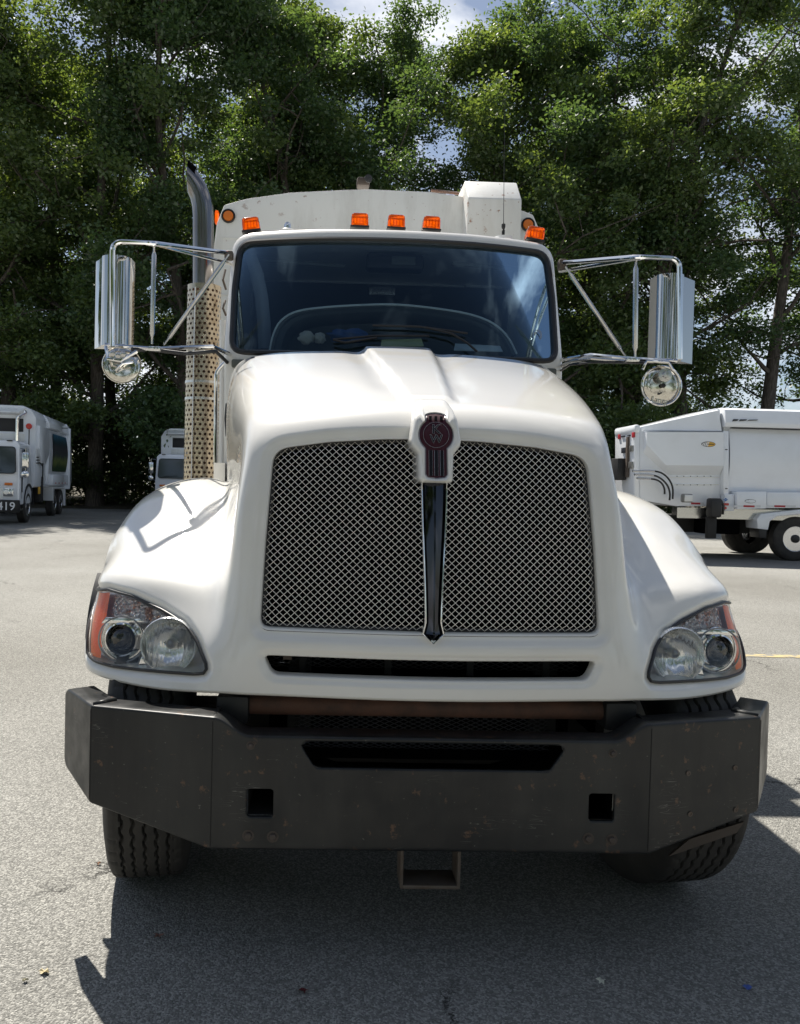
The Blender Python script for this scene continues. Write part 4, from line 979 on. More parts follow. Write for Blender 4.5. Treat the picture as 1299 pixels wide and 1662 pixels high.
# roof seam
# interior
ic = MB(); ic.bx(-.92, .92, 3.20, 3.25, 1.5, 2.95); ic.bx(-.90, .90, 1.72, 3.2, 1.46, 1.52); part('cab_back_wall', ic, 'interior')['kind'] = 'stuff'
for x in (-.45, .47):
    st = MB(); st.box((x, 2.95, 2.05), (.50, .14, .62), bev=.06); st.box((x, 2.97, 2.44), (.26, .10, .17), bev=.04); st.box((x, 2.72, 1.82), (.50, .46, .12), bev=.05)
    part('seat', st, 'seat')
sw = MB().tube([(.47+.22*cos(a), 2.36+.05*sin(a), 2.16+.20*sin(a)) for a in np.linspace(0, 2*pi, 33)[:-1]], .014, 8, closed=True)
for a in (0.2, pi-.2, -pi/2): sw.tube([(.47, 2.38, 2.16), (.47+.22*cos(a), 2.36+.05*sin(a), 2.16+.20*sin(a))], .012, 6)
part('steering_wheel', sw, 'black')
arch_px = [(436, 572), (441, 545), (452, 521), (476, 505), (515, 499), (575, 495), (640, 493), (700, 499), (760, 508), (800, 522), (826, 545), (840, 575)]
AY = 2.02
A_ = [at(x, y, AY) for x, y in arch_px]; A2 = np.array([(p.x, p.z) for p in A_]); A2[:, 1] = np.minimum(A2[:, 1], 9)
def sm_open(P, n=60):
    for _ in range(3):
        Q = [P[0]]
        for i in range(len(P)-1): Q += [P[i]*.75+P[i+1]*.25, P[i]*.25+P[i+1]*.75]
        Q.append(P[-1]); P = np.array(Q)
    return resample(P, n, closed=False)
A2 = sm_open(A2); ac = np.array([A2[:, 0].mean(), 2.12])
def arc(k, y, dz=0): return [(ac[0]+(p[0]-ac[0])*k, y, ac[1]+(p[1]-ac[1])*(k if k < 1 else k)+dz) for p in A2]
dm = MB(); dm.loops([arc(1.0, AY+.45), arc(1.0, AY), arc(.985, AY-.006), arc(.965, AY), arc(.955, AY+.03), arc(.93, AY+.04), arc(.915, AY+.05), arc(.89, AY+.30), arc(.4, AY+.36)], closed=False)
dash = part('dashboard', dm, 'dash', smooth=40)
part('dash_reflection_line', MB().tube(arc(.992, AY-.010), .0060, 6), 'dash_reflection', dash)  # pale tube drawn in place of the dash reflection
part('dashboard_top', MB().bx(-.90, .90, 1.86, 2.40, 2.13, 2.175, bev=.01), 'dash', dash)
oc = at(642, 424, 2.45); ob = MB().box((oc.x, 2.5, oc.z), (.36, .12, .10), bev=.02); cons = part('overhead_console', ob, 'black')
part('console_radio', MB().box((oc.x+.05, 2.435, oc.z), (.15, .01, .055), bev=.004), 'dash', cons)
p = at(621, 471, 2.9); dl = MB().box((p.x, 2.93, p.z), (.185, .03, .062), bev=.014); dome = part('dome_lamp', dl, 'lampgrey')
for i in range(9):
    for j in range(3): part('lamp_dimple', MB().lathe((p.x-.068+i*.017, 2.914, p.z-.016+j*.016), (0, -1, 0), [(.0055, 0), (.004, .003), (.0001, .004)], 6), 'trim', dome)
for pts, w_ in ((((405, 412), (416, 440), (424, 480), (428, 520), (430, 566)), .040), (((868, 425), (878, 450), (882, 480), (880, 510)), .018)):  # pale strips standing in for reflections on the glass
    L0 = [at(x, y, 2.20) for x, y in pts]; mb = MB(); ls = []
    for p in L0: ls.append([(p.x-w_, p.y+.02, p.z), (p.x-w_*.4, p.y-.01, p.z), (p.x+w_*.4, p.y-.01, p.z), (p.x+w_, p.y+.02, p.z)])
    mb.loops(ls, closed=False); part('reflection_streak', mb, 'trim', smooth=180)
for x0, x1 in ((398, 560), (735, 870)):
    a_ = at(x0, 420 if x0 < 600 else 428, 2.45); b2 = at(x1, 432 if x0 < 600 else 440, 2.45)
    part('sun_visor', MB().tube([a_, b2], .012, 8), 'dash')
# sticker low in the corner of the glass
for r0 in (.030, .021):
    c = at(875, 543, 1.9); c.y = yw(c.x, c.z)+.002
    part('glass_sticker', MB().tube([(c.x+r0*.72*cos(a), c.y, c.z+r0*sin(a)) for a in np.linspace(0, 2*pi, 29)[:-1]], .0018, 4, closed=True), 'trim')
# wipers
for (bl, ar) in ((((541, 551), (610, 545), (697, 545)), ((541, 551), (560, 556), (612, 548))), (((605, 528), (680, 530), (759, 541)), ((775, 571), (758, 556), (733, 541), (690, 531)))):
    def on(px, py, d): 
        Y = 1.85
        for _ in range(5): q = at(px, py, Y); Y = yw(q.x, q.z)-d
        return at(px, py, Y)
    wb = MB().tube([on(x, y, .022) for x, y in bl], .0062, 6); wo_ = part('wiper', wb, 'black')
    part('wiper_arm', MB().tube([on(x, y, .040) for x, y in ar], .0065, 6), 'black', wo_)
cowl = MB(); cowl.loops([[(x, 1.70+.02*(abs(x)/.9)**2, 2.165) for x in np.linspace(-.78, .78, 30)], [(x, yw(x, 2.2)+.02, 2.185) for x in np.linspace(-.78, .78, 30)]], closed=False)
part('cowl_panel', cowl, 'black', smooth=180)
# things lying on the dashboard
def lump(name, c, r, m, seed, sq=(1, 1, .6), label=None, cat=None):
    rng = np.random.default_rng(seed); bm = bmesh.new(); bmesh.ops.create_icosphere(bm, subdivisions=3, radius=1); ph_ = rng.uniform(0, 6, 9)
    for v in bm.verts:
        k = 1+.22*sin(v.co.x*4+ph_[0])*cos(v.co.y*5+ph_[1])+.15*sin(v.co.z*7+ph_[2]+v.co.x*5)
        v.co = Vector((v.co.x*sq[0]*r*k, v.co.y*sq[1]*r*k, v.co.z*sq[2]*r*k))+Vector(c)
    bm.verts.index_update(); mb = MB(); mb.add([v.co for v in bm.verts], [[v.index for v in f.verts] for f in bm.faces]); bm.free()
    o = mb.obj(name, M[m], smooth=180); tag(o, label, cat); return o
def onD(px, py, Y=1.93): return at(px, py, Y)
lump('work_glove', onD(497, 549), .040, 'glove', 1, (1.1, .7, .9), 'left pale work glove lying on the dashboard behind the glass', 'glove')
lump('work_glove', onD(519, 549), .034, 'glove', 2, (.9, .7, .9), 'right pale work glove beside the blue cloth on the dashboard', 'glove')
lump('blue_cloth', onD(566, 545, 2.0), .075, 'cloth_blue', 3, (1.6, .6, .5), 'crumpled blue cloth on the dashboard between gloves and papers', 'cloth')
for (a_, b2, c2, d2, m2, nm, lb) in (((620, 552), (684, 550), (688, 561), (618, 562), 'paper_y', 'paper_sheet', 'yellow paper sheets lying on the dashboard behind the wiper'),
                                    ((739, 558), (812, 562), (816, 570), (737, 568), 'paper_w', 'paper_sheet', 'pale paper sheet on the dashboard at the right end')):
    q = [at(*p, Y) for p, Y in ((a_, 2.0), (b2, 2.0), (c2, 1.90), (d2, 1.90))]
    mb = MB(); mb.loops([[tuple(v+Vector((0, 0, dz))) for v in q] for dz in (-.004, .002)], cap0=True, cap1=True); tag(mb.obj(nm, M[m2], smooth=None), lb, 'paper')

# roof lights
def marker(px, py, tilt, Y=2.25, sc=1.0):
    p = at(px, py, Y); bs = MB()
    R = Matrix.Translation(p) @ Matrix.Rotation(tilt, 4, 'Y')
    def box(x0, x1, y0, y1, z0, z1, bev): 
        m = MB().bx(x0*sc, x1*sc, y0*sc, y1*sc, z0*sc, z1*sc, bev); m.v = [tuple(R @ Vector(v)) for v in m.v]; return m
    b_o = part('roof_light', box(-.056, .056, -.056, .07, -.052, -.038, .004), 'black')
    ln_ = MB(); ls = []
    for k, z in ((1.0, -.038), (1.0, -.030), (.97, .016), (.93, .030), (.80, .037)):
        P = rounded([(-.052*k, -.05*k), (.052*k, -.05*k), (.052*k, .055*k), (-.052*k, .055*k)], .018*k, 4); ls.append([tuple(R @ (Vector((a*sc, c*sc, z*sc)))) for a, c in P])
    ln_.loops(ls, cap1=True); part('amber_lens', ln_, 'amber', b_o, smooth=50)
    for q in (-.036, -.018, 0, .018, .036):
        m = MB().bx((q-.0022)*sc, (q+.0022)*sc, -.0535*sc, -.050*sc, -.03*sc, .014*sc); m.v = [tuple(R @ Vector(v)) for v in m.v]; part('lens_rib', m, 'amber', b_o)
    m = MB().bx(-.030*sc, .030*sc, -.02*sc, .03*sc, -.034*sc, -.016*sc, .004); m.v = [tuple(R @ Vector(v)) for v in m.v]; part('lamp_base', m, 'black', b_o)
marker(408, 366, radians(-8)); marker(584, 359.5, 0); marker(643, 362, radians(1.5)); marker(700, 364.5, radians(2)); marker(868, 381, radians(8))
p = at(467, 372, 2.25)
bc_ = part('roof_beacon', MB().lathe(p, (0, 0, 1), [(.05, -.03), (.048, -.01), (.03, .0), (.024, .004)], 24), 'white_plastic')
part('beacon_dome', MB().lathe(p, (0, 0, 1), [(.021, .003), (.022, .022), (.017, .036), (.008, .042), (.0001, .043)], 20), 'chrome', bc_)
p = at(817, 382, 2.35); tp_ = at(820, 160, 2.35)
an = part('antenna', MB().tube([p+Vector((0, 0, .07)), p+(tp_-p)*.55, tp_], [.0022, .0016, .0011], 5), 'black')
part('antenna_base', MB().lathe(p, (0, 0, 1), [(.05, -.03), (.045, -.012), (.016, -.004), (.009, .0), (.010, .03), (.006, .035), (.012, .05), (.012, .068), (.004, .072), (.0001, .09)], 16), 'black', an)
part('antenna_foot', MB().lathe(p, (0, 0, 1), [(.062, -.035), (.055, -.014), (.02, -.006)], 20), 'white_plastic', an)

# ------------------------------------------------------------------ door mirrors
def arm(name, pts, r, m='chrome', Y=1.5, parent=None, smoothp=True):
    P = [at(q[0], q[1], q[2] if len(q) > 2 else Y) for q in pts]
    if smoothp and len(P) > 2:
        P = [np.array(p) for p in P]
        Q = [P[0]]
        for i in range(1, len(P)-1):
            a_, b2 = P[i-1]-P[i], P[i+1]-P[i]; la, lb = np.linalg.norm(a_), np.linalg.norm(b2); t_ = min(.045, la*.45, lb*.45)
            for k in range(7):
                q = k/6; Q.append(P[i]+a_/la*t_*(1-q)**2+b2/lb*t_*q*q)
        Q.append(P[-1]); P = [Vector(q) for q in Q]
    return part(name, MB().tube(P, r, 10), m, parent)
def flatrod(a_, b2, r, Y):
    A, B = at(*a_, Y), at(*b2, Y); return MB().tube([A, A+(B-A)*.06, A+(B-A)*.10, A+(B-A)*.90, A+(B-A)*.94, B], [r*.45, r*.45, r, r, r*.45, r*.45], 8)
# viewer's left
ml = arm('mirror_arm', [(183, 562, 1.38), (183, 392, 1.38), (250, 395, 1.46), (372, 411, 2.08)], .0125)
part('mirror_brace', MB().tube([at(250, 396, 1.50), at(374, 428, 2.12)], .009, 8), 'chrome', ml)
part('mirror_brace', flatrod((250.5, 398), (247, 558), .0125, 1.52), 'steel', ml)
part('mirror_brace', flatrod((372, 413), (266, 560), .0115, 1.72), 'steel', ml)
part('mirror_brace', MB().tube([at(170, 560, 1.47), at(250, 566, 1.54), at(345, 562, 1.74), at(378, 577, 1.92)], .0115, 8), 'chrome', ml)
part('mirror_brace', MB().tube([at(242, 567, 1.54), at(300, 574, 1.58), at(350, 570, 1.74), at(371, 590, 1.92)], .010, 8), 'black', ml)
part('mirror_brace', MB().tube([at(214, 568, 1.50), at(238, 566, 1.54)], .013, 8), 'black', ml)
part('arm_bracket', MB().box(at(372, 415, 2.08), (.05, .05, .05), bev=.01), 'hitchsteel', ml)
part('arm_bracket', MB().box(at(251, 396, 1.50), (.05, .03, .02), bev=.005), 'chrome', ml)
part('arm_bracket', MB().box(at(252, 566, 1.50), (.06, .035, .022), bev=.005), 'chrome', ml)
def mirror_head(cyl_px, cyl_r, flat_px, y0px, y1px, s, Y):
    """a rounded back shell of polished steel with a slanted flat outer side"""
    pc = at(cyl_px, (y0px+y1px)/2, Y); z1 = at(cyl_px, y0px, Y).z; z0 = at(cyl_px, y1px, Y).z
    xf = at(flat_px, (y0px+y1px)/2, Y+.10).x
    prof = [(pc.x-s*cyl_r, Y+.10)]
    n = 14
    for k in range(n+1):
        a = pi*k/n; prof.append((pc.x-s*cyl_r*cos(a), Y+.02-cyl_r*.85*sin(a)))
    prof = [(pc.x-s*cyl_r, Y+.10)]+prof[1:]+[(xf, Y+.10)]
    mb = MB().loops([[(x, y, z0+.004) for x, y in prof], [(x, y, z0) for x, y in prof][:0] or [(x, y, z0+.006) for x, y in prof], [(x, y, z1-.006) for x, y in prof], [(x, y, z1) for x, y in prof]], closed=True, cap0=True, cap1=True)
    h = part('mirror_head', mb, 'mirror_chrome', smooth=35)
    part('mirror_glass', MB().bx(min(pc.x-s*cyl_r, xf)+.008, max(pc.x-s*cyl_r, xf)-.008, Y+.101, Y+.105, z0+.01, z1-.01), 'chrome', h)
    return h
mh = mirror_head(187, .074, 155, 417, 563, -1, 1.58)
def disc(px, py, r, Y, m, tilt=(0.1, -1, .1), parent=None):
    p = at(px, py, Y); h = part('convex_mirror', MB().lathe(p, tilt, [(.0001, .012), (r*.6, .010), (r*.90, .004), (r*.93, .002), (r*.97, .006), (r, .0), (r*.97, -.012), (.0001, -.014)], 36), m, parent)
    return h
d1 = disc(198, 592, .096, 1.52, 'disc_back', (.25, -1, .12))
part('mirror_stem', MB().tube([at(172, 563, 1.46), at(176, 582, 1.43), at(196, 586, 1.43), at(222, 570, 1.47)], .009, 8), 'chrome', d1)
part('mirror_stem', MB().tube([at(188, 601, 1.47), at(200, 590, 1.44), at(216, 588, 1.47)], .006, 8), 'chrome', d1)
for q in ((184, 574), (193, 577), (201, 575)): part('clamp_nut', MB().lathe(at(*q, 1.44), (0, -1, 0), [(.016, 0), (.016, .012), (.008, .016), (.0001, .017)], 6), 'steel', d1)
# viewer's right
mr = arm('mirror_arm', [(1104, 583, 1.38), (1103, 420, 1.38), (1034, 417, 1.46), (910, 427, 2.08)], .0125)
part('mirror_brace', MB().tube([at(1034, 419, 1.50), at(909, 440, 2.12)], .011, 8), 'chrome', mr)
part('mirror_brace', flatrod((1032.5, 421), (1031, 580), .0135, 1.52), 'steel', mr)
part('mirror_brace', flatrod((918, 433), (1015, 578), .0115, 1.72), 'steel', mr)
part('mirror_brace', MB().tube([at(1100, 586, 1.47), at(1030, 583, 1.54), at(960, 576, 1.74), at(912, 584, 1.92)], .0115, 8), 'chrome', mr)
part('mirror_brace', MB().tube([at(1020, 587, 1.54), at(960, 582, 1.58), at(930, 586, 1.74), at(912, 594, 1.92)], .010, 8), 'steel', mr)
part('mirror_cable', MB().tube([at(1100, 588, 1.47), at(1040, 589, 1.50), at(960, 588, 1.58), at(925, 592, 1.74), at(910, 602, 1.92)], .006, 6), 'hose', mr)
part('arm_bracket', MB().box(at(913, 430, 2.08), (.05, .05, .06), bev=.01), 'hitchsteel', mr)
part('arm_bracket', MB().box(at(1033, 418, 1.50), (.06, .03, .022), bev=.005), 'chrome', mr)
part('arm_bracket', MB().box(at(1026, 584, 1.50), (.07, .035, .022), bev=.005), 'chrome', mr)
mh2 = mirror_head(1088, .070, 1126, 446, 586, 1, 1.58)
d2 = disc(1074, 626, .104, 1.52, 'disc_back', (.05, -1, -.02))
part('mirror_rim', MB().tube([at(1074, 626, 1.512)+Vector((.100*cos(a), 0, .100*sin(a))) for a in np.linspace(0, 2*pi, 49)[:-1]], .006, 6, closed=True), 'chrome', d2)
part('mirror_stem', MB().tube([at(1043, 600, 1.47), at(1050, 586, 1.47), at(1085, 588, 1.47), at(1092, 600, 1.47)], .008, 8), 'chrome', d2)
part('mirror_stem', MB().tube([at(1062, 632, 1.54), at(1070, 640, 1.50), at(1082, 632, 1.54)], .004, 6), 'hose', d2)
part('clamp_nut', MB().lathe(at(1079, 609, 1.47), (0, -1, 0), [(.034, 0), (.034, .008), (.018, .010), (.014, .022), (.0001, .023)], 18), 'steel', d2)
part('clamp_nut', MB().lathe(at(1076, 626, 1.50), (0, -1, 0), [(.012, 0), (.012, .010), (.0001, .012)], 10), 'hose', d2)
lettering('mirror_stamp', 'Lang', .045, at(1071, 650, 1.502), (pi/2, radians(8), 0), M['steel'], d2, .001)

# ------------------------------------------------------------------ exhaust
ex = [np.array(at(330, y, 2.60)) for y in (760, 470, 352)]
pc_ = [(330, 352), (329, 336), (326, 321), (320, 307), (311, 293), (303, 283)]
path3 = [Vector(p) for p in ex[:2]]+[at(x, y, 2.60) for x, y in pc_]
xcut = at(306, 297, 2.6).x
rp = .0665; ls = []; prev = None
for i, p in enumerate(path3):
    t_ = (path3[min(i+1, len(path3)-1)]-path3[max(i-1, 0)]).normalized(); u = Vector((0, 1, 0)); w = t_.cross(u).normalized(); row = []
    for k in range(28):
        a = 2*pi*k/28; q = p+(u*cos(a)+w*sin(a))*rp
        if i == len(path3)-1 or q.x < xcut: q = q+t_*((xcut-q.x)/t_.x)
        row.append(q)
    ls.append(row)
stack = part('exhaust_stack', MB().loops(ls), 'pipe', smooth=60)
inner = MB().loops([[p+(Vector((xcut, path3[-2].y, 0))-Vector((p.x, p.y, 0)))*0 for p in ls[-1]], [Vector((xcut+.05, 2.6+(p.y-2.6)*.9, p.z-.04)) for p in ls[-1]]], cap1=True); part('pipe_mouth', inner, 'void', stack)
# perforated heat shield
zT, zB = at(329, 459, 2.46).z, 1.45; sc_ = Vector((at(329, 600, 2.55).x, 2.56)); rs = .107; NC = 21; hh = .0300; sh = MB()
nr = int((zT-zB-.03)/hh)
def cp3(a, z, r=rs): return (sc_.x+r*cos(a), sc_.y+r*sin(a), z)
for j in range(nr):
    zc_ = zT-.025-hh*(j+.5)
    for i in range(NC):
        a0_ = 2*pi*(i+(.5 if j % 2 else 0))/NC; h2_ = pi/NC
        if sin(a0_) > .75: continue
        outer = [(-h2_, -hh/2), (0, -hh/2), (h2_, -hh/2), (h2_, 0), (h2_, hh/2), (0, hh/2), (-h2_, hh/2), (-h2_, 0)]
        ro = .0092; inn = [(ro*cos(t2)/rs, ro*sin(t2)) for t2 in [radians(d) for d in (225, 270, 315, 0, 45, 90, 135, 180)]]
        sh.loops([[cp3(a0_+x, zc_+z) for x, z in outer], [cp3(a0_+x, zc_+z) for x, z in inn]])
for z_a, z_b in ((zT, zT-.025),): sh.loops([[cp3(a, z) for a in np.linspace(0, 2*pi, 53)[:-1]] for z in (z_a, z_b)])
shield = part('heat_shield', sh, 'shield', smooth=50)
part('muffler', MB().cyl((sc_.x, sc_.y, 1.3), (sc_.x, sc_.y, zT-.02), .085, 28), M['rust'], shield)
for z in (at(329, 620, 2.5).z, 2.02): part('shield_clamp', MB().lathe((sc_.x, sc_.y, z), (0, 0, 1), [(rs+.002, -.008), (rs+.004, -.008), (rs+.004, .008), (rs+.002, .008)], 40), 'steel', shield)
part('shield_rod', MB().tube([cp3(-1.9, 1.5, rs+.012), cp3(-1.9, zT-.03, rs+.012)], .004, 6), 'steel', shield)
# grab handle and pipes between shield and cab
arm('grab_handle', [(350, 760, 1.95), (351, 604, 1.95), (366, 588, 1.95)], .011)
arm('air_pipe', [(362, 760, 2.3), (362, 520, 2.3)], .020, 'white_plastic', smoothp=False)
arm('air_pipe', [(368, 760, 2.2), (367, 600, 2.2)], .010, 'rust', smoothp=False)
for y0, y1 in ((438, 470), (488, 512)):
    part('hose_bundle', MB().tube([at(366, y0, 2.5), at(362, (y0+y1)/2, 2.46), at(367, y1, 2.5)], .007, 7), 'hitchsteel')
part('door_grab_strip', MB().tube([at(369, 655, 1.90), at(367, 680, 1.90), at(369, 708, 1.90)], .010, 6), 'hose')

# ------------------------------------------------------------------ refuse body
BY = 3.45
bp_ = [(347, 905), (347, 402), (352, 362), (364, 332), (400, 322), (470, 312), (560, 307.5), (600, 306.5), (700, 311), (757, 319), (830, 334), (866, 348), (876, 372), (880, 420), (880, 905)]
bd = [(at(x, y, BY).x, at(x, y, BY).z) for x, y in bp_]
body = MB().prism(bd, BY, BY+.18, bev=.012); body.prism([(x*.985, z-.03 if z > 2 else z+.2) for x, z in bd], BY+.18, 9.3)
body = part('refuse_body', body, 'paint_old', smooth=30)
for zz_ in (3.32, 2.9): part('weld_seam', MB().bx(-1.19, -.95, BY-.004, BY-.001, zz_, zz_+.008), 'paint_old', body)
hb_ = MB(); x0, x1 = at(759, 340, 3.25).x, at(847, 340, 3.25).x; zf = at(800, 322, 3.25).z; zt2 = at(800, 303, 3.5).z
hb_.prism([(3.25, 2.6), (3.25, zf), (3.42, zt2+.005), (4.4, zt2+.005), (4.4, 2.6)], x0, x1, ax='x', bev=.012); part('hopper_box', hb_, 'paint_rusty', body, smooth=30)
for px, py in ((371, 351), (857, 365)):
    p = at(px, py, BY); lp_ = part('side_marker', MB().lathe((p.x, BY, p.z), (0, -1, 0), [(.052, 0), (.052, .012), (.044, .016), (.040, .010)], 28), 'gasket', body)
    part('marker_lens', MB().lathe((p.x, BY-.008, p.z), (0, -1, 0), [(.040, 0), (.036, .008), (.022, .012), (.0001, .013)], 24), 'amber_round', lp_)
p = at(354, 352, BY+.1); part('edge_marker', MB().box((p.x-.01, BY+.12, p.z), (.03, .06, .10), bev=.01), 'amber', body)
p = at(590, 294, 4.2); cm_ = part('work_lamp', MB().box((p.x, 4.25, p.z), (.11, .12, .075), bev=.02), 'boltsteel', body)
part('lamp_face', MB().lathe((p.x+.04, 4.17, p.z+.01), (.3, -1, 0), [(.034, 0), (.034, .010), (.0001, .014)], 20), 'black', cm_)
part('conduit', MB().tube([at(700, 309, 3.7), at(745, 314, 3.7), at(758, 320, 3.6)], .012, 6), 'rust', body)
# ================================================================== OTHER REFUSE TRUCKS
TW = MB().lathe((0, 0, 0), (1, 0, 0), [(.30, -.14), (.42, -.15), (.49, -.13), (.52, -.10), (.52, .10), (.49, .13), (.42, .15), (.30, .13)], 40, caps=False).mesh('tyre', M['rubber'], 40)
HOLE = MB().lathe((0, 0, 0), (1, 0, 0), [(.034, .052), (.034, .056), (.0001, .056)], 12).mesh('hand_hole', M['black'], 40)
RW = MB().lathe((0, 0, 0), (1, 0, 0), [(.305, .12), (.30, .135), (.285, .12), (.27, .06), (.20, .03), (.13, .04), (.12, .10), (.06, .115), (.0001, .115)], 40).mesh('rim', M['alloy'], 40)
HUB = MB().lathe((0, 0, 0), (1, 0, 0), [(.10, .09), (.095, .15), (.06, .17), (.0001, .17)], 24).mesh('hub', M['black'], 40)
NUT = MB().lathe((0, 0, 0), (1, 0, 0), [(.016, .03), (.016, .06), (.0001, .065)], 8).mesh('wheel_nut', M['chassis'], None)
def wheel(root, x, y, z, out=1, axis='x', nuts=True):
    rot = (0, 0, 0 if out > 0 else pi) if axis == 'x' else (0, 0, pi/2 if out > 0 else -pi/2)
    w = inst('wheel', TW, root, (x, y, z), rot); inst('rim', RW, w); inst('hub', HUB, w)
    if nuts:
        for k in range(10): inst('hand_hole', HOLE, w, (-.014, .228*cos((k+.5)*pi/5), .228*sin((k+.5)*pi/5)))
        for k in range(10): inst('wheel_nut', NUT, w, (0.005, .165*cos(k*pi/5), .165*sin(k*pi/5)))
    return w
pic = mat('printed picture panel', (0.1, 0.1, 0.1), 0.5, spec=0.2)
t, b = nodes(pic); tc = t.nodes.new('ShaderNodeTexCoord'); sp_ = t.nodes.new('ShaderNodeSeparateXYZ'); t.links.new(tc.outputs['Object'], sp_.inputs[0])
n_ = t.nodes.new('ShaderNodeTexNoise'); n_.inputs['Scale'].default_value = 3.5; n_.inputs['Detail'].default_value = 6; t.links.new(tc.outputs['Object'], n_.inputs['Vector'])
ad = t.nodes.new('ShaderNodeMath'); ad.operation = 'MULTIPLY_ADD'; ad.inputs[1].default_value = 0.5; t.links.new(n_.outputs['Fac'], ad.inputs[0]); t.links.new(sp_.outputs['Z'], ad.inputs[2])
mr_ = t.nodes.new('ShaderNodeMapRange'); mr_.inputs['From Min'].default_value = 1.75; mr_.inputs['From Max'].default_value = 3.65; t.links.new(ad.outputs[0], mr_.inputs[0])
r_ = t.nodes.new('ShaderNodeValToRGB'); e = r_.color_ramp.elements; e[0].color = (.010, .025, .012, 1); e[1].position = 1.0; e[1].color = (.09, .22, .38, 1)
for ps, c in ((.22, (.02, .05, .018, 1)), (.34, (.14, .17, .05, 1)), (.46, (.035, .045, .045, 1)), (.60, (.05, .045, .05, 1)), (.72, (.015, .035, .04, 1)), (.84, (.03, .10, .15, 1))):
    q = e.new(ps); q.color = c
t.links.new(mr_.outputs[0], r_.inputs[0]); t.links.new(r_.outputs[0], b.inputs['Base Color'])

